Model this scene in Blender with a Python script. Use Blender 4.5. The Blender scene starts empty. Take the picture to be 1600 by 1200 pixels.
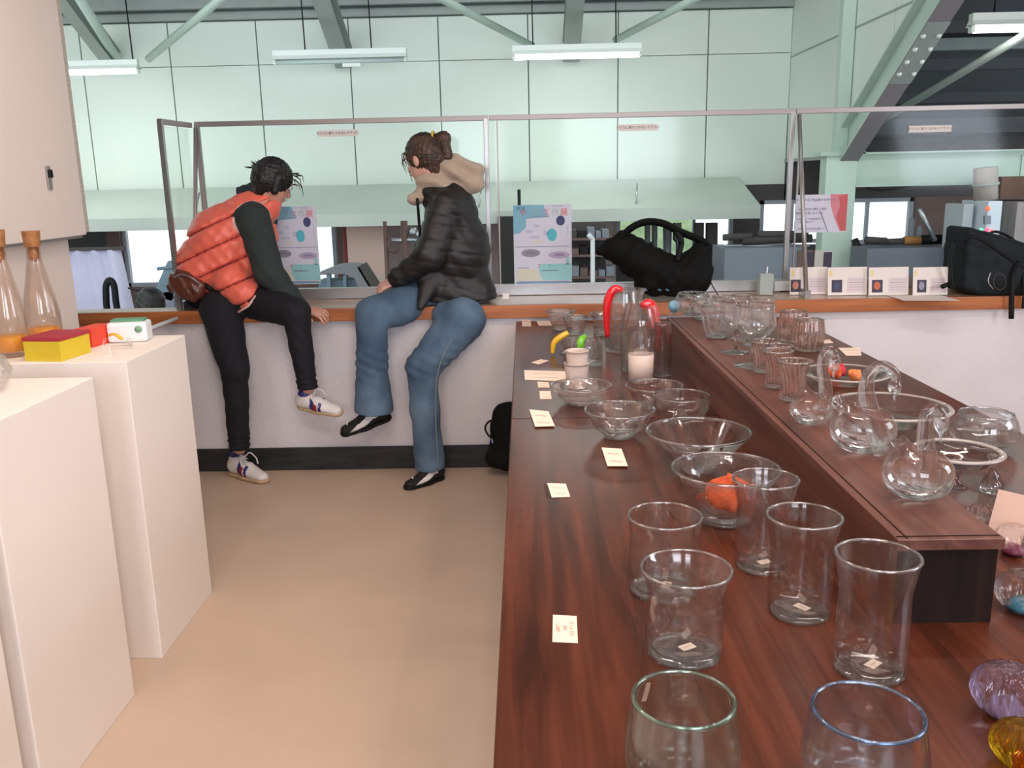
import bpy, bmesh, math, random
import numpy as np
from mathutils import Matrix, Vector
from math import sin, cos, tan, pi, radians, sqrt, atan2
S = bpy.context.scene
COL = S.collection
random.seed(7)

# ---------------------------------------------------------------- camera
CAM_H = 1.5; FPX = 1372.0; PITCH = radians(13.1); YAW = radians(-1.0); ROLL = radians(1.2)
_f = np.array([sin(YAW)*cos(PITCH), cos(YAW)*cos(PITCH), -sin(PITCH)])
_r0 = np.array([cos(YAW), -sin(YAW), 0.0]); _u0 = np.cross(_r0, _f)
_r = cos(ROLL)*_r0 - sin(ROLL)*_u0; _u = np.cross(_r, _f)
_C = np.array([0, 0, CAM_H])
cam_d = bpy.data.cameras.new('camera'); cam = bpy.data.objects.new('camera', cam_d); COL.objects.link(cam)
cam_d.sensor_width = 36; cam_d.lens = FPX/1600*36; cam_d.clip_start = 0.02; cam_d.clip_end = 200
cam.matrix_world = Matrix(((_r[0], _u[0], -_f[0], 0), (_r[1], _u[1], -_f[1], 0), (_r[2], _u[2], -_f[2], CAM_H), (0, 0, 0, 1)))
S.camera = cam
# ---------------------------------------------------------------- colour management, world, lights
S.view_settings.view_transform = 'Standard'; S.view_settings.look = 'None'
S.view_settings.gamma = 1.0; S.view_settings.exposure = 0.0; S.view_settings.use_curve_mapping = False
S.cycles.max_bounces = 14; S.cycles.transmission_bounces = 12; S.cycles.transparent_max_bounces = 40
S.cycles.glossy_bounces = 5; S.cycles.diffuse_bounces = 4
S.cycles.use_denoising = True
S.cycles.sample_clamp_indirect = 6.0
S.cycles.blur_glossy = 0.0
W = bpy.data.worlds.new('overcast_sky'); S.world = W; W.use_nodes = True
W.node_tree.nodes['Background'].inputs[0].default_value = (0.86, 0.94, 1.0, 1)
W.node_tree.nodes['Background'].inputs[1].default_value = 2.0

def area(name, loc, target, sx, sy, power, color):
    d = bpy.data.lights.new(name, 'AREA'); d.shape = 'RECTANGLE'; d.size = sx; d.size_y = sy
    d.energy = power; d.color = color
    o = bpy.data.objects.new(name, d); COL.objects.link(o); o.location = loc
    o.rotation_euler = (Vector(target)-Vector(loc)).to_track_quat('-Z', 'Y').to_euler()
    return o
def spot_lamp(name, loc, target, power, color, r=0.05, ang=95):
    d = bpy.data.lights.new(name, 'SPOT'); d.energy = power; d.color = color
    d.shadow_soft_size = r; d.spot_size = radians(ang); d.spot_blend = 0.7
    o = bpy.data.objects.new(name, d); COL.objects.link(o); o.location = loc
    o.rotation_euler = (Vector(target)-Vector(loc)).to_track_quat('-Z', 'Y').to_euler()
    return o
WARM = (1.0, 0.77, 0.62)
# daylight from the gallery windows behind and right of the camera
area('gallery_window_light', (1.3, -2.4, 1.9), (0.4, 3, 0.7), 1.5, 1.1, 85, (0.80, 0.88, 1.0))
area('gallery_window_light', (-0.7, -2.4, 1.9), (-0.6, 3, 0.7), 0.9, 1.1, 45, (0.80, 0.88, 1.0))
area('gallery_side_window_light', (3.9, 1.2, 1.9), (0, 2.6, 0.6), 1.2, 1.1, 60, (0.80, 0.87, 1.0))
# ceiling fittings of the gallery: three slim tube fittings and warm spot lamps
for lx, ly in ((0.3, 0.6), (-0.6, 2.3), (1.5, 2.6)):
    area('gallery_tube_light', (lx, ly, 2.9), (lx, ly, 0), 1.2, 0.10, 22, (1.0, 0.88, 0.80))
for k, (lx, ly, tx, ty, pw_, c_) in enumerate(((0.5, 0.2, 0.5, 1.3, 20, WARM), (1.1, 0.8, 0.9, 1.8, 20, WARM), (0.2, 1.9, 0.4, 2.4, 20, WARM), (0.9, 2.4, 0.9, 2.7, 20, WARM), (1.4, 1.6, 1.0, 2.0, 16, WARM), (-0.5, 1.2, -1.4, 2.4, 26, (1.0, 0.88, 0.80)), (-0.3, 0.4, -1.4, 1.9, 26, (1.0, 0.88, 0.80)))):
    spot_lamp('gallery_spot_light', (lx, ly, 2.88), (tx, ty, 0.8), pw_, c_, 0.035)
# unseen fill lights added at left and overhead to brighten the workshop
area('workshop_left_fill', (-5.6, 7.0, 2.3), (0, 7.6, 1.6), 3.0, 1.6, 17, (0.97, 1.0, 0.97))
area('workshop_top_fill', (0.4, 6.6, 3.9), (0.2, 9.2, 1.6), 5.0, 0.7, 15, (0.97, 1.0, 0.97))

# ---------------------------------------------------------------- picking helpers (pixel of the 1600x1200 photograph -> point on a real plane)
def _ray(x, y): return _f*FPX + _r*(x-800) + _u*(600-y)
def _on(x, y, ax, v):
    d = _ray(x, y); t = (v-_C[ax])/d[ax]; return Vector(_C+d*t)
def AX(x, y, v): return _on(x, y, 0, v)
def AY(x, y, v): return _on(x, y, 1, v)
def AZ(x, y, v): return _on(x, y, 2, v)
def mpp(p): return float((np.array(p)-_C)@_f)/FPX
def rise(p, ypix):
    'height above p at which the point straight above p stands at image row ypix'
    lo, hi = -1.0, 3.0
    for _ in range(40):
        m = (lo+hi)/2; q = np.array([p[0], p[1], p[2]+m])-_C
        yy = 600-FPX*(q@_u)/(q@_f)
        if yy > ypix: lo = m
        else: hi = m
    return lo

# ---------------------------------------------------------------- materials
def N(nt, t, **kw):
    n = nt.nodes.new(t)
    for k, v in kw.items(): setattr(n, k, v)
    return n
def mat(name, col, rough=0.6, metal=0.0, spec=0.5, noise=0.0, scale=8.0, col2=None, bump=0.0, bscale=60.0, coat=0.0, sheen=0.0, stretch=None, trans=0.0, emit=None, estr=0.0):
    m = bpy.data.materials.new(name); m.use_nodes = True; nt = m.node_tree; b = nt.nodes['Principled BSDF']
    b.inputs['Base Color'].default_value = (*col, 1); b.inputs['Roughness'].default_value = rough
    b.inputs['Metallic'].default_value = metal; b.inputs['Specular IOR Level'].default_value = spec
    b.inputs['Coat Weight'].default_value = coat; b.inputs['Sheen Weight'].default_value = sheen
    b.inputs['Transmission Weight'].default_value = trans
    if emit: b.inputs['Emission Color'].default_value = (*emit, 1); b.inputs['Emission Strength'].default_value = estr
    if noise or col2 or bump:
        tc = N(nt, 'ShaderNodeTexCoord'); mp = N(nt, 'ShaderNodeMapping'); nt.links.new(tc.outputs['Object'], mp.inputs[0])
        if stretch: mp.inputs['Scale'].default_value = stretch
    if noise or col2:
        nz = N(nt, 'ShaderNodeTexNoise'); nz.inputs['Scale'].default_value = scale; nz.inputs['Detail'].default_value = 6
        nt.links.new(mp.outputs[0], nz.inputs['Vector'])
        cr = N(nt, 'ShaderNodeValToRGB'); c2 = col2 or tuple(c*(1-noise) for c in col)
        cr.color_ramp.elements[0].position = 0.32; cr.color_ramp.elements[1].position = 0.68
        cr.color_ramp.elements[0].color = (*c2, 1); cr.color_ramp.elements[1].color = (*col, 1)
        nt.links.new(nz.outputs['Fac'], cr.inputs[0]); nt.links.new(cr.outputs[0], b.inputs['Base Color'])
    if bump:
        n2 = N(nt, 'ShaderNodeTexNoise'); n2.inputs['Scale'].default_value = bscale; n2.inputs['Detail'].default_value = 5
        nt.links.new(mp.outputs[0], n2.inputs['Vector'])
        bp = N(nt, 'ShaderNodeBump'); bp.inputs['Strength'].default_value = bump; bp.inputs['Distance'].default_value = 0.01
        nt.links.new(n2.outputs['Fac'], bp.inputs['Height']); nt.links.new(bp.outputs[0], b.inputs['Normal'])
    return m
def glass_mat(name, tint=(1, 1, 1), refr=0.35, edge=0.86, rough=0.0, edge_tint=None, pow_=6.0, f0=0.03):
    'blown glass: mirror-like at grazing angles, part straight view-through, part refracting'
    m = bpy.data.materials.new(name); m.use_nodes = True; nt = m.node_tree
    nt.nodes.remove(nt.nodes['Principled BSDF']); out = nt.nodes['Material Output']
    lw = N(nt, 'ShaderNodeLayerWeight'); lw.inputs['Blend'].default_value = 0.5
    pw = N(nt, 'ShaderNodeMath', operation='POWER'); pw.inputs[1].default_value = pow_; nt.links.new(lw.outputs['Facing'], pw.inputs[0])
    sc = N(nt, 'ShaderNodeMath', operation='MULTIPLY_ADD'); sc.inputs[1].default_value = 0.85; sc.inputs[2].default_value = f0; nt.links.new(pw.outputs[0], sc.inputs[0])
    tr = N(nt, 'ShaderNodeBsdfTransparent'); mixc = N(nt, 'ShaderNodeMix', data_type='RGBA')
    et = edge_tint or tuple(c*edge for c in tint)
    mixc.inputs[6].default_value = (*tint, 1); mixc.inputs[7].default_value = (*et, 1)
    nt.links.new(pw.outputs[0], mixc.inputs[0]); nt.links.new(mixc.outputs[2], tr.inputs[0])
    gl = N(nt, 'ShaderNodeBsdfGlossy'); gl.inputs['Roughness'].default_value = max(rough, 0.09)
    mx = N(nt, 'ShaderNodeMixShader'); nt.links.new(sc.outputs[0], mx.inputs[0]); nt.links.new(tr.outputs[0], mx.inputs[1]); nt.links.new(gl.outputs[0], mx.inputs[2])
    if refr > 0:
        gg = N(nt, 'ShaderNodeBsdfGlass'); gg.inputs['IOR'].default_value = 1.47; gg.inputs['Roughness'].default_value = rough
        gg.inputs['Color'].default_value = (*tint, 1)
        m2 = N(nt, 'ShaderNodeMixShader'); m2.inputs[0].default_value = refr
        nt.links.new(mx.outputs[0], m2.inputs[1]); nt.links.new(gg.outputs[0], m2.inputs[2]); nt.links.new(m2.outputs[0], out.inputs[0])
    else: nt.links.new(mx.outputs[0], out.inputs[0])
    return m
def wood_mat(name, c1, c2, rough, scale, coat=0.0, axis='Y', bump=0.15):
    m = bpy.data.materials.new(name); m.use_nodes = True; nt = m.node_tree; b = nt.nodes['Principled BSDF']
    tc = N(nt, 'ShaderNodeTexCoord'); mp = N(nt, 'ShaderNodeMapping'); nt.links.new(tc.outputs['Object'], mp.inputs[0])
    mp.inputs['Scale'].default_value = {'Y': (22, 1.3, 22), 'X': (1.3, 22, 22), 'Z': (22, 22, 1.3)}[axis]
    nz = N(nt, 'ShaderNodeTexNoise'); nz.inputs['Scale'].default_value = scale; nz.inputs['Detail'].default_value = 8; nz.inputs['Distortion'].default_value = 0.6
    nt.links.new(mp.outputs[0], nz.inputs['Vector'])
    cr = N(nt, 'ShaderNodeValToRGB'); cr.color_ramp.elements[0].position = 0.3; cr.color_ramp.elements[1].position = 0.72
    cr.color_ramp.elements[0].color = (*c1, 1); cr.color_ramp.elements[1].color = (*c2, 1)
    nt.links.new(nz.outputs['Fac'], cr.inputs[0]); nt.links.new(cr.outputs[0], b.inputs['Base Color'])
    b.inputs['Roughness'].default_value = rough; b.inputs['Coat Weight'].default_value = coat; b.inputs['Coat Roughness'].default_value = 0.18
    bp = N(nt, 'ShaderNodeBump'); bp.inputs['Strength'].default_value = bump; bp.inputs['Distance'].default_value = 0.003
    nt.links.new(nz.outputs['Fac'], bp.inputs['Height']); nt.links.new(bp.outputs[0], b.inputs['Normal'])
    return m
def stripe_mat(name, c1, c2, vec, freq, rough=0.6, sharp=0.5):
    m = bpy.data.materials.new(name); m.use_nodes = True; nt = m.node_tree; b = nt.nodes['Principled BSDF']
    tc = N(nt, 'ShaderNodeTexCoord'); d = N(nt, 'ShaderNodeVectorMath', operation='DOT_PRODUCT'); d.inputs[1].default_value = vec
    nt.links.new(tc.outputs['Object'], d.inputs[0])
    a = N(nt, 'ShaderNodeMath', operation='MULTIPLY'); a.inputs[1].default_value = freq; nt.links.new(d.outputs['Value'], a.inputs[0])
    s = N(nt, 'ShaderNodeMath', operation='SINE'); nt.links.new(a.outputs[0], s.inputs[0])
    cr = N(nt, 'ShaderNodeValToRGB'); cr.color_ramp.elements[0].position = sharp-0.1; cr.color_ramp.elements[1].position = sharp+0.1
    cr.color_ramp.elements[0].color = (*c1, 1); cr.color_ramp.elements[1].color = (*c2, 1)
    nt.links.new(s.outputs[0], cr.inputs[0]); nt.links.new(cr.outputs[0], b.inputs['Base Color']); b.inputs['Roughness'].default_value = rough
    return m
def lin(r, g, b):
    return tuple(((c/255)/12.92 if c/255 <= 0.04045 else ((c/255+0.055)/1.055)**2.4) for c in (r, g, b))

# ---------------------------------------------------------------- mesh helpers
def tag(o, label, cat, group=None, kind=None):
    if label: o['label'] = label
    if cat: o['category'] = cat
    if group: o['group'] = group
    if kind: o['kind'] = kind
    return o
def thing(name, label, cat, loc=(0, 0, 0), group=None):
    o = bpy.data.objects.new(name, None); o.empty_display_size = 0.05; COL.objects.link(o); o.location = loc
    return tag(o, label, cat, group)
def link(name, me, mats, parent=None, loc=(0, 0, 0), smooth=False):
    o = bpy.data.objects.new(name, me); COL.objects.link(o)
    for m in (mats if isinstance(mats, (list, tuple)) else [mats]): me.materials.append(m)
    if parent is not None:
        o.parent = parent
    o.location = loc
    if smooth:
        me.polygons.foreach_set('use_smooth', [True]*len(me.polygons))
    return o
def raw(name, vs, fs, mats, parent=None, loc=(0, 0, 0), smooth=False):
    me = bpy.data.meshes.new(name); me.from_pydata([tuple(v) for v in vs], [], [tuple(int(i) for i in f) for f in fs]); me.update()
    return link(name, me, mats, parent, loc, smooth)
def bm_new(): return bmesh.new()
def bm_out(name, bm, mats, parent=None, loc=(0, 0, 0), smooth=False):
    bmesh.ops.recalc_face_normals(bm, faces=bm.faces)
    me = bpy.data.meshes.new(name); bm.to_mesh(me); bm.free(); return link(name, me, mats, parent, loc, smooth)
def add_box(bm, c, s, rot=None, bev=0.0, mi=0):
    M = Matrix.Translation(c) @ (rot.to_4x4() if rot is not None else Matrix.Identity(4)) @ Matrix.Diagonal((*s, 1))
    r = bmesh.ops.create_cube(bm, size=1, matrix=M)
    fs = {f for v in r['verts'] for f in v.link_faces}
    for f in fs: f.material_index = mi
    if bev > 0:
        es = list({e for v in r['verts'] for e in v.link_edges})
        bmesh.ops.bevel(bm, geom=es, offset=bev, segments=2, affect='EDGES', profile=0.6, material=mi)
def box(name, c, s, m, parent=None, bev=0.0, rot=None, loc=None, smooth=False):
    bm = bm_new(); L = Vector(loc) if loc is not None else Vector((0, 0, 0))
    if parent is None and loc is None: L = Vector(c)
    if parent is None: add_box(bm, Vector(c)-L, s, rot, bev); return bm_out(name, bm, m, None, L)
    add_box(bm, (0, 0, 0), s, rot, bev); return bm_out(name, bm, m, parent, c)
def add_prism(bm, pts, off, mi=0):
    'extrude the planar polygon pts by the vector off'
    a = [bm.verts.new(p) for p in pts]; b = [bm.verts.new(Vector(p)+Vector(off)) for p in pts]
    n = len(a); fs = [bm.faces.new(a), bm.faces.new(b[::-1])]
    for i in range(n): fs.append(bm.faces.new((a[i], b[i], b[(i+1) % n], a[(i+1) % n])))
    for f in fs: f.material_index = mi
def tube_pts(path, rads, seg=10, flat=None):
    path = [np.array(p, float) for p in path]; n = len(path)
    if not hasattr(rads, '__len__'): rads = [rads]*n
    vs = []; fs = []; prev = None
    for i, p in enumerate(path):
        t = path[min(i+1, n-1)]-path[max(i-1, 0)]; t = t/(np.linalg.norm(t)+1e-9)
        if prev is None:
            a = np.array([0, 0, 1.0]) if abs(t[2]) < 0.9 else np.array([1.0, 0, 0]); x = np.cross(a, t)
        else: x = prev-t*(prev@t)
        x /= np.linalg.norm(x); prev = x; y = np.cross(t, x)
        for k in range(seg):
            a = 2*pi*k/seg; e = x*cos(a)*rads[i]+y*sin(a)*rads[i]*(flat or 1.0); vs.append(p+e)
    for i in range(n-1):
        for k in range(seg):
            a = i*seg+k; b = i*seg+(k+1) % seg; fs.append((a, b, b+seg, a+seg))
    fs.append(tuple(range(seg))[::-1]); fs.append(tuple((n-1)*seg+k for k in range(seg)))
    return vs, fs
def tube(name, path, rads, m, parent=None, seg=10, loc=(0, 0, 0), flat=None, smooth=True):
    vs, fs = tube_pts(path, rads, seg, flat); return raw(name, vs, fs, m, parent, loc, smooth)
def join_lists(parts):
    V = []; Fc = []
    for v, f in parts:
        o = len(V); V += list(v); Fc += [tuple(i+o for i in ff) for ff in f]
    return V, Fc
def spline(pts, n=8):
    'Catmull-Rom through pts'
    P = [np.array(p, float) for p in pts]; P = [2*P[0]-P[1]]+P+[2*P[-1]-P[-2]]; out = []
    for i in range(1, len(P)-2):
        for k in range(n):
            t = k/n; a, b, c, d = P[i-1:i+3]
            out.append(0.5*((2*b)+(-a+c)*t+(2*a-5*b+4*c-d)*t*t+(-a+3*b-3*c+d)*t**3))
    out.append(P[-2]); return out
def lathe(prof, seg=40, warp=None):
    'closed surface of revolution; profile points (r, z); r=0 ends become poles'
    vs = []; fs = []; rings = []
    for (r, z) in prof:
        if r < 1e-6: vs.append((0, 0, z)); rings.append([len(vs)-1])
        else:
            i0 = len(vs)
            for k in range(seg):
                a = 2*pi*k/seg; rr, zz = (warp(r, z, a) if warp else (r, z)); vs.append((rr*cos(a), rr*sin(a), zz))
            rings.append(list(range(i0, i0+seg)))
    for A, B in zip(rings, rings[1:]):
        if len(A) == 1 and len(B) == 1: continue
        for k in range(seg):
            k2 = (k+1) % seg
            if len(A) == 1: fs.append((A[0], B[k], B[k2]))
            elif len(B) == 1: fs.append((A[k], B[0], A[k2]))
            else: fs.append((A[k], B[k], B[k2], A[k2]))
    return vs, [f[::-1] for f in fs]

# ---------------------------------------------------------------- smooth solids from distance fields (surface nets)
def smin(a, b, k):
    h = np.clip(0.5+0.5*(b-a)/k, 0, 1); return b*(1-h)+a*h-k*h*(1-h)
def d_cap(P, a, b, ra, rb, flat=None):
    a = np.array(a, np.float32); b = np.array(b, np.float32); d = b-a; L = d@d+1e-12
    w = P-a; t = np.clip((w@d)/L, 0, 1); q = w-t[..., None]*d
    if flat is not None:
        n, s = flat; n = np.array(n, np.float32); n /= np.linalg.norm(n); c = q@n; q = q+(c*(1/s-1))[..., None]*n
    return np.sqrt((q*q).sum(-1))-(ra+(rb-ra)*t)
def d_ell(P, c, R, M=None):
    q = P-np.array(c, np.float32)
    if M is not None: q = q@np.array(M, np.float32)     # columns = local axes
    R = np.array(R, np.float32); k = np.sqrt(((q/R)**2).sum(-1)); return (k-1)*min(R)
def nets(fn, lo, hi, h):
    lo = np.array(lo, float); hi = np.array(hi, float); n = np.ceil((hi-lo)/h).astype(int)+1
    g = np.stack(np.meshgrid(*[lo[i]+h*np.arange(n[i]) for i in range(3)], indexing='ij'), -1).astype(np.float32)
    D = fn(g); ins = D < 0
    nx, ny, nz = n-1; acc = np.zeros((nx, ny, nz, 3)); cnt = np.zeros((nx, ny, nz))
    corners = [(i, j, k) for i in (0, 1) for j in (0, 1) for k in (0, 1)]
    for a in corners:
        for ax in range(3):
            if a[ax]: continue
            b = list(a); b[ax] = 1
            Da = D[a[0]:a[0]+nx, a[1]:a[1]+ny, a[2]:a[2]+nz]; Db = D[b[0]:b[0]+nx, b[1]:b[1]+ny, b[2]:b[2]+nz]
            m = (Da < 0) != (Db < 0); t = np.where(m, Da/(Da-Db+1e-20), 0)
            off = np.zeros((nx, ny, nz, 3)); off[..., :] = a; off[..., ax] += t
            acc += off*m[..., None]; cnt += m
    act = cnt > 0; idx = -np.ones(act.shape, int); idx[act] = np.arange(act.sum())
    ij = np.argwhere(act); V = lo+h*(ij+acc[act]/cnt[act][:, None]); Q = []
    for ax in range(3):
        u, v = (ax+1) % 3, (ax+2) % 3
        sl0 = [slice(None)]*3; sl1 = [slice(None)]*3; sl0[ax] = slice(0, -1); sl1[ax] = slice(1, None)
        m = ins[tuple(sl0)] != ins[tuple(sl1)]; e = np.argwhere(m)
        e = e[(e[:, u] > 0) & (e[:, v] > 0) & (e[:, u] < (n-1)[u]) & (e[:, v] < (n-1)[v])]
        flip = ins[tuple(sl0)][tuple(e.T)]
        q = []
        for du, dv in ((-1, -1), (0, -1), (0, 0), (-1, 0)):
            c = e.copy(); c[:, u] += du; c[:, v] += dv; q.append(idx[tuple(c.T)])
        q = np.stack(q, 1); q[~flip] = q[~flip][:, ::-1]; Q.append(q)
    return V, np.concatenate(Q)
def solid(name, fn, lo, hi, h, mats, parent=None, org=(0, 0, 0), loc=(0, 0, 0), pick=None, warp=None):
    V, Q = nets(fn, lo, hi, h)
    if warp is not None: V = warp(V)
    o = raw(name, V-np.array(org), Q, mats, parent, loc, True)
    if pick is not None:
        c = V[Q].mean(1); o.data.polygons.foreach_set('material_index', pick(c).astype(int))
    return o
def merge_solids(name, lst, mats, parent, org, loc=(0, 0, 0)):
    V, Fc = [], []; mi = []
    for (v, q, k) in lst:
        o = len(V); V += [tuple(x) for x in (np.array(v)-np.array(org))]; Fc += [tuple(int(i)+o for i in f) for f in q]; mi += [k]*len(q)
    o = raw(name, V, Fc, mats, parent, loc, True); o.data.polygons.foreach_set('material_index', mi); return o
# ---------------------------------------------------------------- lettering
def text_mesh(body, size, ex=0.0004):
    c = bpy.data.curves.new('lettering', 'FONT'); c.body = body; c.size = size; c.extrude = ex; c.align_x = 'CENTER'; c.align_y = 'CENTER'; c.resolution_u = 2
    o = bpy.data.objects.new('lettering', c); COL.objects.link(o)
    bpy.context.view_layer.update()
    me = bpy.data.meshes.new_from_object(o.evaluated_get(bpy.context.evaluated_depsgraph_get()))
    bpy.data.objects.remove(o); me.materials.clear(); return me
def lettering(body, size, m, parent, loc, rot=(pi/2, 0, 0), name='lettering'):
    o = link(name, text_mesh(body, size), m, parent, loc); o.rotation_euler = rot; return o
# ================================================================ materials of the setting
M_floor = mat('floor_linoleum', lin(198, 173, 152), 0.42, noise=0.10, scale=3, bump=0.05, bscale=200)
M_counterwall = mat('counter_wall_paint', lin(222, 216, 218), 0.85, col2=lin(212, 205, 206), scale=2.2, bump=0.35, bscale=70)
M_base = mat('black_baseboard', lin(44, 44, 46), 0.55, col2=lin(24, 24, 26), scale=9, stretch=(1, 6, 6))
M_partition = mat('partition_paint', lin(222, 208, 198), 0.8, noise=0.04, scale=2, bump=0.08, bscale=120)
M_pedestal = mat('pedestal_paint', lin(236, 224, 214), 0.7, noise=0.03, scale=3)
M_green = mat('green_panel', lin(216, 224, 214), 0.65, col2=lin(207, 217, 207), scale=1.1)
M_seam = mat('panel_joint', lin(150, 166, 158), 0.9)
M_greensteel = mat('green_steel', lin(186, 204, 192), 0.5, noise=0.06, scale=5)
M_greysteel = mat('grey_green_steel', lin(150, 158, 152), 0.55, noise=0.1, scale=5)
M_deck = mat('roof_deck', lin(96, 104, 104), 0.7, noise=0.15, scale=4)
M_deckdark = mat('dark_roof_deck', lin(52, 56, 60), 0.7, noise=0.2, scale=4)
M_hood = mat('hood_sheet', lin(194, 202, 192), 0.6, col2=lin(184, 193, 184), scale=1.5)
M_darkwall = mat('dark_workshop_wall', lin(74, 70, 70), 0.8, noise=0.25, scale=2)
M_brown = mat('brown_boarding', lin(112, 90, 84), 0.8, noise=0.25, scale=3)
M_concrete = mat('workshop_floor', lin(110, 108, 104), 0.8, noise=0.2, scale=3)
M_alu = mat('aluminium', lin(176, 172, 170), 0.32, metal=0.75, noise=0.1, scale=12)
M_alu_dark = mat('dark_aluminium', lin(158, 148, 144), 0.4, metal=0.6)
M_counter = wood_mat('counter_wood', lin(150, 116, 88), lin(190, 160, 132), 0.28, 1.4, coat=0.4, axis='X', bump=0.05)
M_edge = wood_mat('counter_edge_wood', lin(150, 84, 44), lin(186, 112, 62), 0.4, 1.6, axis='X', bump=0.05)
M_table = wood_mat('dark_stained_wood', lin(54, 25, 16), lin(98, 50, 33), 0.27, 1.5, coat=0.0, bump=0.05)
M_bar = wood_mat('reddish_brown_wood', lin(74, 38, 30), lin(116, 74, 62), 0.45, 1.2, coat=0.12, bump=0.1)
M_darkwood = wood_mat('near_black_wood', lin(20, 12, 11), lin(38, 24, 20), 0.75, 1.2, bump=0.2, axis='Z')
M_black = mat('black_plastic', lin(17, 17, 18), 0.6, spec=0.25)
for m_, v_ in ((M_darkwood, 0.12), (M_table, 0.32), (M_bar, 0.3)): m_.node_tree.nodes['Principled BSDF'].inputs['Specular IOR Level'].default_value = v_
M_white = mat('white_paint', lin(225, 226, 226), 0.5)
M_grey = mat('grey_cabinet', lin(122, 128, 138), 0.5, noise=0.08, scale=3)
M_steel = mat('stainless_steel', lin(170, 174, 178), 0.3, metal=0.9)
M_tubeglow = mat('lit_tube', (1, 1, 1), 0.5, emit=(0.95, 1.0, 0.98), estr=9)
M_tubeoff = mat('unlit_tube', lin(190, 205, 200), 0.35)
M_fixture = mat('fixture_enamel', lin(214, 222, 214), 0.45)
M_pane = glass_mat('screen_glass', tint=(0.97, 0.985, 0.975), refr=0, edge=0.75, f0=0.009, pow_=5)
M_winpane = glass_mat('window_glass', tint=(0.97, 0.99, 0.98), refr=0, edge=0.8, f0=0.03)
M_paper = mat('white_paper', lin(232, 222, 214), 0.8)
M_ink = mat('dark_ink', lin(66, 60, 72), 0.8)

def struct(name, bm_or_box, m, **kw):
    o = bm_or_box if isinstance(bm_or_box, bpy.types.Object) else bm_out(name, bm_or_box, m, **kw)
    o['kind'] = 'structure'; return o
def sbox(name, c, s, m, bev=0.0, parent=None):
    o = box(name, c, s, m, parent=parent, bev=bev)
    if parent is None: o['kind'] = 'structure'
    return o
# ---------------------------------------------------------------- gallery shell
CY = 4.50      # front face of the counter wall
CT = 0.875     # counter top height
sbox('floor', (0.9, 0.75, -0.05), (6.6, 7.5, 0.1), M_floor)
sbox('wall_front', (0.9, CY+0.03, 0.405), (6.6, 0.06, 0.81), M_counterwall)
sbox('baseboard_front', (0.9, CY-0.008, 0.062), (6.6, 0.016, 0.125), M_base, bev=0.003)
M_gallery = mat('gallery_wall_paint', lin(196, 184, 174), 0.8)
M_ceil = mat('gallery_ceiling_paint', lin(186, 176, 168), 0.85)
sbox('wall_right', (4.25, 0.75, 1.5), (0.1, 7.5, 3.0), M_gallery)
sbox('wall_left', (-2.45, 0.75, 1.5), (0.1, 7.5, 3.0), M_gallery)
sbox('wall_back', (0.9, -3.05, 1.5), (6.8, 0.1, 3.0), M_gallery)
sbox('ceiling', (0.9, 0.75, 3.03), (6.8, 7.6, 0.06), M_ceil)
# ---------------------------------------------------------------- workshop shell
BW = 9.2
sbox('workshop_floor', (0.5, 7.6, -0.95), (13, 5.9, 0.1), M_concrete)
sbox('wall_workshop_left', (-5.9, 7.0, 1.3), (0.1, 4.6, 5), M_green)
wb = thing('wall_workshop_back', None, None, (0, BW, 0)); wb['kind'] = 'structure'
box('backing', (-1.6, 0.07, 2.35), (8.6, 0.06, 1.95), M_seam, wb)
seams = [-5.85, -5.26, -4.38, -3.494, -2.617, -1.702, -0.816, 0.067, 0.956, 1.842, 2.66]
HS = 2.66
for i in range(len(seams)-1):
    a, b = seams[i], seams[i+1]
    box('panel', ((a+b)/2, 0.02, (1.4+HS)/2), (b-a-0.012, 0.04, HS-1.4), M_green, wb, bev=0.003)
    box('upper_panel', ((a+b)/2, 0.02, (HS+3.08)/2), (b-a-0.012, 0.04, 3.08-HS-0.012), M_green, wb, bev=0.003)
# lower part of the back wall, with openings
wl = thing('wall_workshop_lower', None, None, (0, BW, 0)); wl['kind'] = 'structure'
box('header', (-1.6, 0.06, 1.30), (8.6, 0.1, 0.2), M_darkwall, wl)
def seg(x0, x1, z0, z1, m, y=0.06, t=0.1, name='wall_segment'):
    return box(name, ((x0+x1)/2, y, (z0+z1)/2), (x1-x0, t, z1-z0), m, wl)
M_pinkish = mat('pinkish_boarding', lin(176, 158, 158), 0.8, col2=lin(160, 138, 134), scale=2)
seg(-5.85, -4.33, -0.9, 1.2, M_darkwall)
seg(-4.2, -1.95, -0.9, 0.48, M_brown)
seg(-1.95, -1.42, -0.9, 1.2, M_brown); seg(-1.42, 0.95, -0.9, 1.2, M_pinkish)
seg(0.95, 2.35, -0.9, 0.62, M_darkwall); seg(2.15, 2.42, 0.62, 1.2, M_darkwall)
seg(2.42, 4.0, -0.9, 0.78, M_darkwall)
seg(4.0, 6.6, -0.9, 1.24, M_brown)
seg(2.66, 6.6, 1.24, 2.1, M_darkwall)
box('post', (-4.26, 0.0, 0.2), (0.14, 0.12, 2.2), mat('brown_post', lin(96, 70, 66), 0.7), wl)
box('post', (0.0, 0.0, 0.2), (0.13, 0.12, 2.2), M_darkwall, wl)
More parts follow.
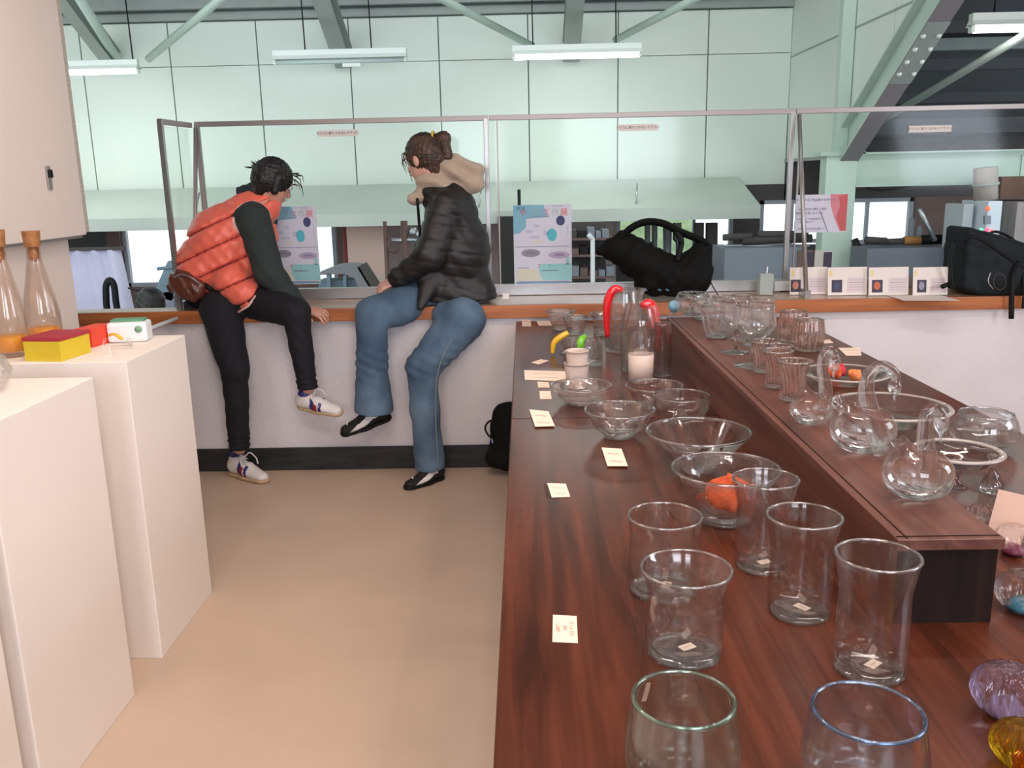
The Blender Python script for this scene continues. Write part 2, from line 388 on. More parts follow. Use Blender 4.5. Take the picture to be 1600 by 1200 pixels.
# windows (frame + panes)
M_frame = mat('window_frame_grey', lin(150, 152, 160), 0.5)
def window(k, x0, x1, z0, z1, mull):
    w = thing('window_%d' % k, None, None, ((x0+x1)/2, BW+0.03, z0)); w['kind'] = 'structure'
    wd, hg = x1-x0, z1-z0; bm = bm_new(); t = 0.04
    add_box(bm, (0, 0, t/2), (wd, 0.06, t)); add_box(bm, (0, 0, hg-t/2), (wd, 0.06, t))
    add_box(bm, (-wd/2+t/2, 0, hg/2), (t, 0.06, hg)); add_box(bm, (wd/2-t/2, 0, hg/2), (t, 0.06, hg))
    bm_out('window_frame', bm, M_frame, w)
    xs = [-wd/2+t]+[m-(x0+x1)/2 for m in mull]+[wd/2-t]
    for m in xs[1:-1]: box('mullion', (m, 0, hg/2), (0.03, 0.05, hg-2*t), M_frame, w)
    for a, b in zip(xs, xs[1:]): box('pane', ((a+b)/2, 0, hg/2), (b-a-0.03, 0.006, hg-2*t), M_winpane, w)
window(1, -4.19, -1.96, 0.48, 1.2, [])
window(2, 0.95, 2.15, 0.62, 1.2, [1.35, 1.75])
window(3, 2.42, 3.25, 0.80, 1.24, [2.75])
window(4, 3.3, 3.98, 0.78, 1.24, [3.52])
# outside: snow-bright yard, a grass bank and hedge line
bm = bm_new(); add_box(bm, (0, 17, -0.6), (40, 15, 0.1)); struct('yard', bm, mat('pale_gravel_yard', lin(235, 236, 240), 0.9))
bm = bm_new(); vs = []
for i in range(16):
    for j in range(6):
        vs.append((0.2+i*0.16, 11+j*0.6, -0.6+0.34*j+0.06*sin(i*1.7+j)))
raw('grass_bank', vs, [(i*6+j, i*6+j+1, (i+1)*6+j+1, (i+1)*6+j) for i in range(15) for j in range(5)], mat('dull_grass', lin(120, 140, 96), 0.9, col2=lin(165, 175, 140), scale=3), smooth=True)['kind'] = 'structure'
# hood running under the green panels
ho = thing('extraction_hood', 'long pale green sloping hood along the far workshop wall above windows', 'hood', (0, 8.3, 1.1))
bm = bm_new(); x0, x1 = -5.8, 2.18
add_prism(bm, [(x0, 0.86, 0.38), (x0, 0.0, 0.12), (x0, 0.0, 0.10), (x0, 0.86, 0.35)], (x1-x0, 0, 0)); bm_out('sloping_sheet', bm, M_hood, ho)
bm = bm_new(); add_box(bm, ((x0+x1)/2, 0, 0.062), (x1-x0, 0.03, 0.115)); bm_out('front_lip', bm, M_hood, ho)
bm = bm_new(); add_prism(bm, [(x1, 0.02, 0.0), (x1, 0.02, 0.12), (x1, 0.86, 0.36), (x1, 0.86, 0.14)], (0.012, 0, 0)); bm_out('end_plate', bm, M_hood, ho)
for x in (-3.1, -0.42, 1.05): tube('hanger_rod', [(x, 0.1, 0.16), (x+0.02, 0.2, 0.34)], 0.008, M_steel, ho, 6)
for x in (0.067-0.11,): box('hanging_bracket', (x, 0.0, 0.2), (0.03, 0.02, 0.22), M_black, ho)
# roof of the tall workshop: sloping deck with purlins, rafters and bracing
rf = thing('roof_workshop', None, None, (0, BW, 3.1)); rf['kind'] = 'structure'
SL = 0.53; AN = math.atan(SL)
def slope(y): return -y*SL            # height above z=3.1 when y metres in front of the wall (y negative)
bm = bm_new(); pitch = 0.25
prof = []
for k in range(36):
    x = -5.9+k*pitch; prof += [(x, 0), (x+0.10, 0), (x+0.125, 0.05), (x+0.225, 0.05)]
vs = [(x, 0.1, slope(0.1)+0.14+z) for x, z in prof]+[(x, -4.4, slope(-4.4)+0.14+z) for x, z in prof]
n = len(prof); raw('corrugated_deck', vs, [(i, i+1, n+i+1, n+i) for i in range(n-1)], M_deck, rf)
for y in (-0.12, -0.75, -1.6, -2.5, -3.4): box('purlin', (-1.6, y, slope(y)+0.07), (8.6, 0.06, 0.12), M_greysteel, rf)
box('wall_cap', (-1.6, 0.0, 0.02), (8.6, 0.1, 0.07), M_greysteel, rf)
def hbeam(name, a, b, wdt, hgt, m, parent, th=0.014, mflange=None):
    'H section from a to b, flanges facing up and down'
    a = Vector(a); b = Vector(b); d = (b-a); L = d.length; d.normalize(); x = d.cross(Vector((0, 0, 1)))
    if x.length < 1e-3: x = Vector((1, 0, 0))
    x.normalize(); z = x.cross(d); R = Matrix((x, d, z)).transposed(); c = (a+b)/2; bm = bm_new()
    add_box(bm, c+z*(hgt/2), (wdt, L, th), R); add_box(bm, c-z*(hgt/2), (wdt, L, th), R); add_box(bm, c, (th, L, hgt), R)
    return bm_out(name, bm, m, parent)
for (px, py) in ((180, 98), (538, 92), (892, 82)):
    p = AY(px, py, BW-0.02)
    w = 0.16 if px > 200 else 0.12
    hbeam('rafter', (p.x, -0.02, p.z-3.1), (p.x, -4.0, p.z-3.1+3.98*SL), w, 0.2, M_greysteel, rf)
for (a, b) in (((232, 92), (345, -2)), ((832, 72), (690, -2)), ((962, 62), (1086, -2))):
    p = AY(*a, BW-0.25); q = AY(*b, BW-1.5); d = q-p
    tube('brace', [(p.x, p.y-BW, p.z-3.1), (q.x+0.6*d.x, q.y-BW+0.6*d.y, q.z-3.1+0.6*d.z)], 0.035, M_greensteel, rf, 8)
p = AY(120, -10, BW-1.2); q = AY(183, 92, BW-0.1)
tube('brace', [(q.x, q.y-BW, q.z-3.1), (p.x, p.y-BW, p.z-3.1)], 0.045, M_greensteel, rf, 8)
# side wall between the tall and the lower workshop, over the lower roof
SX = 2.66
sw = thing('wall_workshop_side', None, None, (SX, 7.5, 1.6)); sw['kind'] = 'structure'
rl = lambda y: 1.70+(7.5-y)*0.585     # rafter centre line of the lower roof
bm = bm_new()
def side_panel(y0, y1, z1=5.4):
    bm = bm_new(); b0 = rl(y0)+0.1 if y0 < 7.5 else 1.62; b1 = rl(y1)+0.1 if y1 <= 7.5 else 1.62
    g = 0.006
    add_prism(bm, [(0, y1-g-7.5, b1-1.6), (0, y0+g-7.5, b0-1.6), (0, y0+g-7.5, z1-1.6), (0, y1-g-7.5, z1-1.6)], (0.05, 0, 0)); bm_out('panel', bm, M_green, sw)
for a, b in ((7.62, 9.2), (6.7, 7.5), (5.8, 6.7), (4.9, 5.8)): side_panel(a, b)
for y0, y1 in ((4.9, 7.5), (7.62, 9.2)):
    for (z) in (2.62,):
        box('joint_strip', (-0.004, (y0+y1)/2-7.5, z-1.6), (0.008, y1-y0, 0.012), M_seam, sw)
box('lower_rail', (0.0, 0.95, 0.03), (0.04, 1.6, 0.03), M_greysteel, sw)
# column, eave beam, bolted rafter
cl = thing('trim_column', None, None, (2.60, 7.5, -0.9)); cl['kind'] = 'structure'
box('shaft', (0, 0, 1.27), (0.25, 0.16, 2.54), M_greensteel, cl, bev=0.004)
box('cap_plate', (0.0, 0, 2.55), (0.36, 0.2, 0.03), M_greensteel, cl)
box('upper_shaft', (0.0, 0.0, 4.2), (0.1, 0.09, 3.3), M_greensteel, cl, bev=0.004)
eb = thing('trim_eave_beam', None, None, (2.7, 7.5, 1.62)); eb['kind'] = 'structure'
hbeam('beam', (0.02, 0, -0.1), (4.4, 0, -0.1), 0.2, 0.26, M_greensteel, eb)
bm = bm_new(); bmesh.ops.create_uvsphere(bm, u_segments=8, v_segments=5, radius=0.02); bme = bpy.data.meshes.new('bolt'); bm.to_mesh(bme); bm.free(); bme.materials.append(M_fixture)
def bolt(p, parent):
    o = bpy.data.objects.new('bolt', bme); COL.objects.link(o); o.parent = parent; o.location = p
for (x, z) in ((1.56, -0.03), (1.72, -0.03), (1.56, -0.13), (1.72, -0.13)): bolt((x, -0.02, z), eb)
for i in range(6): bolt((1.42+i*0.09, -0.07, 0.05), eb); bolt((1.42+i*0.09, -0.07, -0.25), eb)
box('splice_plate', (1.64, -0.012, -0.1), (0.5, 0.012, 0.18), M_greensteel, eb)
rb = thing('trim_rafter', None, None, (SX, 7.5, 1.7)); rb['kind'] = 'structure'
bm = bm_new(); d = Vector((0, -2.9, 2.9*0.585)); L = d.length; dn = d.normalized(); xx = Vector((1, 0, 0)); zz = xx.cross(dn); zz = zz if zz.z > 0 else -zz
R = Matrix((xx, dn, zz)).transposed()
for off, sz in ((0.12, (0.15, L, 0.016)), (-0.12, (0.15, L, 0.016))): add_box(bm, d/2+zz*off, sz, R)
add_box(bm, d/2, (0.016, L, 0.24), R); bm_out('rafter', bm, M_greensteel, rb)
bm = bm_new(); add_box(bm, d/2-zz*0.131, (0.148, L, 0.006), R); bm_out('rafter_underside', bm, mat('underside_grey', lin(128, 122, 124), 0.6), rb)  # thin grey sheet along the underside, darker than the rest of the rafter
for sgn in (-1, 1):
    for k in range(4): bolt(dn*(1.15+0.13*k)-zz*0.14+xx*(0.05*sgn), rb)
box('splice_plate', tuple(dn*1.35-zz*0.14), (0.145, 0.62, 0.01), M_greysteel, rb, rot=R)
# lower roof deck with ribs running across
lr = thing('roof_lower', None, None, (SX, 7.6, 1.82)); lr['kind'] = 'structure'
vs = []; fs = []; K = 60
for k in range(K+1):
    y = -k*0.06-0.0; rib = 0.035 if (k % 6) in (4,) else 0.0
    z = -y*0.585+0.10-rib; vs += [(0.1, y, z), (4.6, y, z)]
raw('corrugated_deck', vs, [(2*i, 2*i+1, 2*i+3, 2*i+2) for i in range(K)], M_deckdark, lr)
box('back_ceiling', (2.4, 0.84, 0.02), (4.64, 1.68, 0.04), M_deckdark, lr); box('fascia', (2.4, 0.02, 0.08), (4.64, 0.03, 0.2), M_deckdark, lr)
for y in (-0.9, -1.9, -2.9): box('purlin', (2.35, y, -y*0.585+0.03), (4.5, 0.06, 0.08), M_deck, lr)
p = AY(1372, 192, 7.3); q = AY(1605, 52, 6.0); q2 = q+(q-p)*0.4
tube('brace', [(p.x-SX, p.y-7.6, p.z-1.82), (q2.x-SX, q2.y-7.6, q2.z-1.82)], 0.028, M_greysteel, lr, 8)
# ---------------------------------------------------------------- counter with the glass screens
ct = thing('counter', 'long wooden counter top with an orange-brown front edge on the low white wall', 'counter', (0.9, CY, CT))
box('top', (0.30, 0.215, -0.03), (6.0, 0.47, 0.058), M_counter, ct, bev=0.003)
box('end_top', (-3.0, 0.05, -0.03), (0.598, 0.14, 0.058), mat('pale_sill', lin(214, 204, 192), 0.5), ct, bev=0.003)
box('front_edge', (0, -0.032, -0.033), (6.6, 0.024, 0.066), M_edge, ct, bev=0.004)
FT = 1.822; FY = 4.87
def glass_bay(x0, x1, label, brace_at=None, sticker=None):
    t = thing('glass_screen', label, 'screen', ((x0+x1)/2, FY, CT)); w = x1-x0; h = FT-CT
    box('bottom_rail', (0, 0, 0.03), (w-0.004, 0.05, 0.058), M_alu, t, bev=0.002)
    box('top_rail', (0, 0, h), (w-0.004, 0.022, 0.026), M_alu_dark, t, bev=0.002)
    box('glass_pane', (0, 0, h/2+0.03), (w-0.06, 0.008, h-0.06), M_pane, t)
    box('post', (w/2-0.013, 0, h/2), (0.024, 0.024, h), M_alu, t, bev=0.002)
    return t
XB = [AY(304, 198, FY).x, AY(763, 184, FY).x, AY(1243, 182, FY).x]
bays = [(XB[0], XB[1]-0.001, 'leftmost glass screen, behind the two sitting people'), (XB[1]+0.001, XB[2]-0.001, 'middle glass screen, with the poster and the big black bag before it'), (XB[2]+0.001, 3.4, 'right glass screen, behind the leaning photo cards')]
B = [glass_bay(*b) for b in bays]
box('post', (-(XB[1]-XB[0])/2+0.013, 0, (FT-CT)/2), (0.024, 0.024, FT-CT), M_alu_dark, B[0])
# the dark thin stile beside each joint and the diagonal braces with their foot plates
for t, xl in ((B[1], -(XB[2]-XB[1])/2+0.045), (B[2], -(3.4-XB[2])/2+0.03)): box('thin_stile', (xl, 0.006, (FT-CT)/2), (0.008, 0.012, FT-CT-0.03), M_alu_dark, t)
M_altag = mat('name_tag_white', lin(205, 205, 205), 0.5)
bx_ = -(3.4-XB[2])/2+0.012
tube('diagonal_brace', [(bx_, -0.02, FT-CT-0.02), (bx_, -0.30, 0.02)], 0.012, M_alu, B[2], 8)
box('foot_plate', (bx_, -0.17, 0.018), (0.03, 0.32, 0.036), M_alu, B[2])
box('switch_box', (bx_-0.06, -0.06, 0.03), (0.09, 0.05, 0.05), M_altag, B[2], bev=0.004)
tube('diagonal_brace', [(-(XB[1]-XB[0])/2+0.013, -0.02, FT-CT-0.02), (-(XB[1]-XB[0])/2+0.013, -0.29, 0.02)], 0.012, M_alu_dark, B[0], 8)
# small return screen at the left end
rt = thing('return_screen', 'narrow glass screen turned towards the viewer at the left counter end', 'screen', (-1.80, 4.52, CT))
pa = Vector((0, 0, 0)); pb = Vector((XB[0]+1.80-0.02, 0.33, 0)); hh = FT-CT
for p_, m_ in ((pa, M_alu),): box('post', (p_.x, p_.y, hh/2), (0.024, 0.024, hh), m_, rt)
ang = atan2(pb.y, pb.x)-pi/2; RZ = Matrix.Rotation(ang, 3, 'Z'); mid = (pa+pb)/2
box('top_rail', (mid.x, mid.y, hh-0.005), (0.022, 0.35, 0.026), M_alu_dark, rt, rot=RZ)
box('glass_pane', (mid.x, mid.y, hh/2), (0.008, 0.28, hh-0.05), M_pane, rt, rot=RZ)
box('bottom_rail', (mid.x, mid.y, 0.02), (0.03, 0.30, 0.038), M_alu, rt, rot=RZ)
# light rail leaning against the left counter end
tube('leaning_rail', [tuple(AY(277, 497, 4.435)), tuple(AY(222, 518, 4.2))], 0.010, mat('pale_rail', lin(214, 214, 212), 0.5))
tag(bpy.data.objects['leaning_rail'], 'thin aluminium rail lying slanted behind the white box with green lid', 'rail')
# ---------------------------------------------------------------- notice strips on the glass
def strip(px, py, w, txt, lab, dark=0.7):
    p = AY(px, py, FY-0.02); t = thing('notice_strip', lab, 'sign', (p.x, FY-0.0072, p.z))
    box('paper', (0, 0, 0), (w, 0.0014, 0.034), M_paper, t)
    lettering(txt, 0.0165, M_ink, t, (0, -0.0012, 0)); return t
TX = 'ガラスに寄りつかないで下さい'
strip(527, 208, 0.215, TX, 'white notice strip at the top of the left glass screen')
strip(997, 199, 0.215, TX, 'white notice strip at the top of the middle glass screen')
strip(1455, 201, 0.225, TX, 'white notice strip at the top of the right glass screen')
# ---------------------------------------------------------------- fluorescent lamps
def tube_lamp(x0, x1, y, z, lit, label, wires, W_=None):
    L = x1-x0; t = thing('fluorescent_lamp', label, 'lamp', ((x0+x1)/2, y, z))
    bm = bm_new(); add_box(bm, (0, 0, 0.055), (L, 0.06, 0.045), bev=0.004); add_prism(bm, [(-L/2, -0.03, 0.033), (-L/2, 0.03, 0.033), (-L/2, 0.06, 0.0), (-L/2, -0.06, 0.0)], (L, 0, 0)); bm_out('housing', bm, M_fixture, t)
    for s in (-1, 1): box('tube_holder', (s*(L/2-0.012), 0, -0.014), (0.024, 0.05, 0.05), M_fixture, t, bev=0.004)
    tube('tube', [(-L/2+0.02, 0, -0.02), (L/2-0.02, 0, -0.02)], 0.021, M_tubeglow if lit else M_tubeoff, t, 12)
    for w in wires: tube('suspension_wire', [(w, 0, 0.07), (w-0.01, 0, 0.9)], 0.006, M_black, t, 6)
    if lit:
        d = bpy.data.lights.new('tube_light', 'AREA'); d.shape = 'RECTANGLE'; d.size = L*0.9; d.size_y = 0.05; d.energy = 8; d.color = (0.93, 1.0, 0.95)
        o = bpy.data.objects.new('tube_light', d); COL.objects.link(o); o.location = ((x0+x1)/2, y, z-0.05); 
    return t
tube_lamp(-4.55, -3.36, 8.1, 2.515, True, 'lit fluorescent lamp at the far left beside the partition', [0.55])
tl = tube_lamp(-2.17, -1.0, 8.1, 2.56, False, 'unlit fluorescent lamp, second from the left', [-0.3, 0.28])
box('pull_switch', (0.1, 0, -0.055), (0.16, 0.03, 0.03), M_fixture, tl)
tube_lamp(-0.08, 1.045, 8.1, 2.555, True, 'lit fluorescent lamp in the middle, above the glass screens', [-0.38, 0.34])
tube_lamp(2.86, 4.05, 6.0, 2.39, True, 'lit fluorescent lamp under the dark lower roof at the right', [-0.45, 0.3])
# ================================================================ workshop equipment seen through the glass
def W3(px, py, y): return AY(px, py, y)
M_sheet = mat('translucent_sheet', lin(206, 204, 222), 0.6, col2=lin(180, 178, 204), scale=1.6)
p0 = W3(128, 372, 7.6); p1 = W3(205, 340, 7.6)
bs = thing('hanging_sheet', 'pale lilac sheet hanging at the far left behind the partition', 'sheet', (-3.75, 7.6, 0.1))
vs = []; n = 14
for i in range(n+1):
    for j in range(2):
        x = -0.35+0.62*i/n+(0.12 if j == 0 else -0.02); vs.append((x, 0.03*sin(i*1.9), -0.4+j*1.28))
raw('cloth', vs+[(x, y+0.008, z) for x, y, z in vs], [(2*i, 2*i+2, 2*i+3, 2*i+1) for i in range(n)]+[(2*i+2*n+2, 2*i+1+2*n+2, 2*i+3+2*n+2, 2*i+2+2*n+2) for i in range(n)], M_sheet, bs, smooth=True)
box('top_rod', (-0.05, 0, 0.89), (0.7, 0.03, 0.03), M_darkwall, bs)
h0 = W3(168, 515, 7.2); hp = [W3(x, y, 7.2) for x, y in ((168, 760), (168, 520), (166, 470), (166, 446), (172, 438), (178, 446), (181, 470), (185, 520), (190, 760))]
tube('black_hose', [Vector(p)-h0 for p in spline([tuple(q) for q in hp], 5)], 0.028, M_black, None, 8, tuple(h0))
tag(bpy.data.objects['black_hose'], 'bent black hose in front of the pale lilac sheet', 'hose')
# glass worker, only hair and shoulders above the counter line
hc = W3(238, 474, 6.4)
wk_org = Vector((hc.x, 6.4, hc.z-0.75))
def f_wbody(P):
    c = np.array(hc); d = d_cap(P, c+[0, 0, -0.10], c+[-0.01, 0, -0.03], 0.055, 0.05)
    d = smin(d, d_ell(P, c+[0.01, 0.005, 0.0], (0.078, 0.092, 0.10)), 0.02)
    d = smin(d, d_cap(P, c+[-0.16, 0.02, -0.2], c+[0.16, 0.02, -0.2], 0.07, 0.07), 0.05)
    d = smin(d, d_cap(P, c+[0, 0.02, -0.22], c+[0, 0.02, -0.62], 0.12, 0.13, ((1, 0, 0), 1.3)), 0.05)
    d = smin(d, d_cap(P, c+[-0.09, 0.02, -0.66], c+[-0.1, -0.1, -0.74], 0.08, 0.07), 0.03)
    return smin(d, d_cap(P, c+[0.09, 0.02, -0.66], c+[0.1, -0.1, -0.74], 0.08, 0.07), 0.03)
M_skin = mat('skin', lin(205, 150, 128), 0.5, noise=0.08, scale=9)
M_skin2 = mat('light_skin', lin(222, 170, 152), 0.5, noise=0.06, scale=9)
M_lip = mat('lips', lin(178, 96, 92), 0.45); M_eye = mat('eye_white', lin(235, 232, 228), 0.3)
M_blackhair = mat('black_hair', lin(14, 12, 13), 0.45, col2=lin(34, 28, 27), scale=30, bump=0.5, bscale=90, stretch=(1, 1, 0.25))
M_brownhair = mat('dark_brown_hair', lin(92, 66, 52), 0.42, col2=lin(34, 24, 20), scale=26, bump=0.6, bscale=80, stretch=(0.35, 1, 1))
M_darkgreen = mat('dark_green_cloth', lin(30, 46, 44), 0.85, noise=0.2, scale=12)
c = np.array(hc); o_ = wk_org
wk = solid('person', f_wbody, c-[0.34, 0.25, 0.9], c+[0.34, 0.25, 0.15], 0.014, M_skin, None, tuple(o_), tuple(o_))
tag(wk, 'worker with black hair and dark green top, crouching beyond the counter at left', 'person')
solid('shirt', lambda P: np.minimum(smin(d_cap(P, c+[-0.17, 0.02, -0.2], c+[0.17, 0.02, -0.2], 0.085, 0.085), d_cap(P, c+[0, 0.02, -0.2], c+[0, 0.02, -0.62], 0.15, 0.15, ((1, 0, 0), 1.3)), 0.05), smin(d_cap(P, c+[-0.2, 0.02, -0.2], c+[-0.3, -0.05, -0.45], 0.06, 0.05), d_cap(P, c+[0.2, 0.02, -0.2], c+[0.28, -0.05, -0.45], 0.06, 0.05), 0.02)), c-[0.45, 0.25, 0.85], c+[0.42, 0.25, 0.0], 0.014, M_darkgreen, wk, tuple(o_))
def f_whair(P):
    d = d_ell(P, c+[-0.005, -0.01, 0.012], (0.1, 0.11, 0.115)); a = np.arctan2(P[..., 2]-c[2], P[..., 0]-c[0])
    d = d+0.002*np.sin(a*31)+0.003*np.sin(P[..., 2]*90+P[..., 0]*60)
    return np.maximum(d, -(d_ell(P, c+[0.085, -0.06, -0.09], (0.06, 0.08, 0.06))))
solid('hair', f_whair, c-[0.14]*3, c+[0.15]*3, 0.007, M_blackhair, wk, tuple(o_))
# blue-grey swing-arm machine between the worker and the window
ma = thing('pivot_machine', 'blue-grey slanted arm machine between the worker and the bright window', 'machine', tuple(W3(265, 500, 6.9)))
mo = Vector(ma.location); Q = lambda x, y: Vector(W3(x, y, 6.9))-mo
M_bluegrey = mat('blue_grey_paint', lin(104, 124, 138), 0.5, noise=0.15, scale=6)
bm = bm_new(); add_prism(bm, [Q(238, 462), Q(262, 408), Q(300, 408), Q(292, 432), Q(268, 470)], (0, 0.12, 0)); bm_out('arm', bm, M_bluegrey, ma)
tube('handle_bar', [Q(246, 420), Q(266, 418), Q(300, 414)], 0.014, M_bluegrey, ma, 8)
bm = bm_new(); add_prism(bm, [Q(236, 460), Q(270, 455), Q(310, 800), Q(250, 800)], (0, 0.2, 0)); bm_out('base', bm, M_grey, ma)
tube('cable', [Q(200, 450), Q(214, 454), Q(228, 453)], 0.006, M_black, ma, 6)
tube('spoked_wheel', [Q(222+9*cos(a), 467+9*sin(a)) for a in [k*pi/6 for k in range(13)]], 0.008, M_black, ma, 6)
# grey bench machine seen between the two people
gm = thing('bench_grinder', 'grey humped bench machine behind the glass between the two sitting people', 'machine', tuple(W3(545, 500, 6.6)))
mo2 = Vector(gm.location); Q2 = lambda x, y, dy=0: Vector(W3(x, y, 6.6))-mo2+Vector((0, dy, 0))
bm = bm_new(); add_prism(bm, [Q2(497, 426), Q2(520, 417), Q2(545, 415), Q2(562, 418), Q2(582, 452), Q2(584, 462), Q2(566, 462), Q2(553, 434), Q2(536, 428), Q2(497, 430)], (0, 0.28, 0)); bm_out('curved_cover', bm, mat('machine_grey', lin(120, 122, 126), 0.5, noise=0.1), gm)
bm = bm_new(); add_prism(bm, [Q2(510, 428), Q2(516, 428), Q2(520, 780), Q2(512, 780)], (0, 0.05, 0)); add_prism(bm, [Q2(536, 430), Q2(541, 430), Q2(541, 780), Q2(536, 780)], (0, 0.05, 0)); bm_out('legs', bm, M_bluegrey, gm)
bm = bm_new(); add_prism(bm, [Q2(558, 418), Q2(562, 415), Q2(585, 450), Q2(583, 460)], (0, 0.3, 0)); bm_out('dark_flap', bm, M_darkwall, gm)
bm = bm_new(); add_prism(bm, [Q2(495, 440), Q2(558, 438), Q2(560, 780), Q2(495, 780)], (0, 0.2, 0.0)); bm_out('body', bm, M_bluegrey, gm).location = (0, 0.06, 0)
def flatbox(name, x0, y0, x1, y1, Y, dep, m, lab, cat, bev=0.004, group=None):
    a = W3(x0, y1, Y); b = W3(x1, y0, Y)
    if y1 >= 520: a.z = -0.9
    c_ = ((a.x+b.x)/2, Y+dep/2, (a.z+b.z)/2)
    o = box(name, c_, (abs(b.x-a.x), dep, abs(b.z-a.z)), m, bev=bev); tag(o, lab, cat, group); return o
tube('red_pipe', [tuple(W3(540, 345, 8.7)), (W3(541, 480, 8.7).x, 8.7, -0.9)], 0.035, mat('red_pipe_paint', lin(140, 58, 62), 0.6))
tag(bpy.data.objects['red_pipe'], 'dull red upright pipe just right of the bright left window', 'pipe')
pd = flatbox('board_panel', 551, 346, 598, 520, 8.5, 0.04, mat('plywood_pinkish', lin(186, 168, 164), 0.7, col2=lin(198, 160, 140), scale=1.3), 'tall pinkish board panel between the sitting people', 'panel')
eq = thing('pipe_stand', 'brown pipe stand with a bent handle left of the black jacket', 'stand', tuple(W3(612, 520, 7.4)))
eo = Vector(eq.location); Q3 = lambda x, y: Vector(W3(x, y, 7.4))-eo
M_bpipe = mat('brown_pipe', lin(98, 72, 68), 0.5, metal=0.3)
tube('upright', [Q3(631, 345), Q3(636, 520)+Vector((0, 0, -0.9-W3(636, 520, 7.4).z))], 0.03, M_bpipe, eq, 8); tube('upright', [Q3(601, 346), Q3(606, 520)+Vector((0, 0, -0.9-W3(606, 520, 7.4).z))], 0.016, M_bpipe, eq, 8)
tube('shelf_bar', [Q3(612, 376), Q3(665, 374)], 0.02, M_steel, eq, 8); tube('bent_handle', [Q3(*q) for q in ((609, 374), (607, 384), (608, 392), (620, 394))], 0.016, M_bpipe, eq, 8)
for (x, y) in ((645, 362), (655, 366)): tube('metal_pot', [Q3(x, y-6), Q3(x, y+6)], [0.03, 0.04], M_steel, eq, 10)
# black cupboard and machinery right of the centre post
flatbox('black_cupboard', 782, 338, 806, 520, 8.2, 0.4, mat('black_cupboard_paint', lin(18, 17, 18), 0.5), 'black cupboard left of the poster on the middle screen', 'cupboard')
fu = thing('tool_shelf', 'dark loaded shelf unit between the poster and the big black bag', 'shelf', tuple(W3(918, 520, 7.9)))
fo = Vector(fu.location); Q4 = lambda x, y, dy=0: Vector(W3(x, y, 7.9))-fo+Vector((0, dy, 0))
def part_prism(parent, name, Qf, pts, dep, m):
    bm = bm_new(); add_prism(bm, [Qf(*p) for p in pts], (0, dep, 0)); return bm_out(name, bm, m, parent)
part_prism(fu, 'carcass', Q4, [(893, 352), (952, 352), (952, 520), (893, 520)], 0.05, M_darkwall).location = (0, 0.35, 0)
for y in (372, 398, 432): part_prism(fu, 'shelf_board', Q4, [(890, y), (960, y-1), (960, y+3), (890, y+4)], 0.35, M_brown)
random.seed(3)
for row, y in enumerate((372, 398, 432)):
    x = 893
    while x < 950:
        w = random.uniform(6, 14); h = random.uniform(8, 17); part_prism(fu, 'tool_box', Q4, [(x, y-h), (x+w, y-h), (x+w, y-0.5), (x, y-0.5)], 0.2, random.choice([M_black, M_brown, M_darkwall, M_grey])); x += w+2
sp = thing('lamp_post', 'pale slim upright tube standing right of the poster', 'pole', tuple(W3(927, 520, 7.2)))
so = Vector(sp.location); tube('pole', [Vector(W3(926, 372, 7.2))-so, (0, 0, -0.9-so.z)], 0.018, M_white, sp, 8); tube('elbow', [Vector(W3(926, 374, 7.2))-so, Vector(W3(919, 366, 7.2))-so], 0.02, M_white, sp, 8)
st = thing('steel_rack', 'steel uprights standing before the green window behind the black bag', 'rack', tuple(W3(1050, 520, 8.6)))
s2 = Vector(st.location)
for x, r in ((1012, 0.03), (1023, 0.03), (1043, 0.045), (1060, 0.03), (1092, 0.05), (1112, 0.06)): tube('upright', [Vector(W3(x, 348, 8.6))-s2, Vector((W3(x+1, 520, 8.6).x, 8.6, -0.9))-s2], r, M_steel if x < 1090 else M_darkwall, st, 8)
for x in (1012, 1053): tube('hook', [Vector(W3(x+a, 372+b, 8.6))-s2 for a, b in ((0, -24), (0, 2), (5, 8), (10, 2), (10, -24))], 0.012, M_black, st, 6)
flatbox('grey_cabinet', 1128, 386, 1262, 520, 7.7, 0.5, M_grey, 'long grey cabinet under the small window left of the green column', 'cabinet')
cb = thing('tool_pile', 'dark roll of tools lying along the top of the long grey cabinet', 'tools', tuple(W3(1190, 386, 7.9)))
co = Vector(cb.location)
for (a, b, r) in (((1130, 371), (1175, 369), 0.03), ((1160, 377), (1268, 372), 0.035), ((1185, 366), (1262, 366), 0.03)): tube('tool_roll', [Vector(W3(*a, 7.9))-co, Vector(W3(*b, 7.9))-co], r, M_darkwall, cb, 8)
tube('cabinet_rail', [Vector(W3(1130, 384, 7.9))-co, Vector(W3(1265, 384, 7.9))-co], 0.012, M_steel, cb, 6)
# right bay
gb = flatbox('steel_bench', 1346, 386, 1478, 520, 7.0, 0.36, mat('bench_grey', lin(96, 100, 110), 0.5), 'grey steel bench below the bright right window', 'bench')
cl2 = thing('bench_clutter', 'low clutter of tools and an orange cloth lying on the grey steel bench', 'tools', tuple(W3(1400, 386, 7.3)))
c2 = Vector(cl2.location)
for (a, b, r, m) in (((1352, 375), (1385, 377), 0.03, M_darkwall), ((1385, 378), (1420, 376), 0.025, M_darkwall), ((1412, 376), (1438, 376), 0.035, mat('orange_cloth', lin(166, 118, 66), 0.8)), ((1440, 375), (1478, 374), 0.04, M_black), ((1335, 374), (1346, 400), 0.03, M_black), ((1342, 395), (1346, 440), 0.03, M_black)):
    tube('tool', [Vector(W3(*a, 7.3))-c2, Vector(W3(*b, 7.3))-c2], r, m, cl2, 8)
tube('silver_tube', [tuple(W3(1437, 326, 7.0)), tuple(W3(1461, 376, 7.0))], 0.018, M_steel); tag(bpy.data.objects['silver_tube'], 'slanted silver tube leaning above the grey steel bench', 'tube')
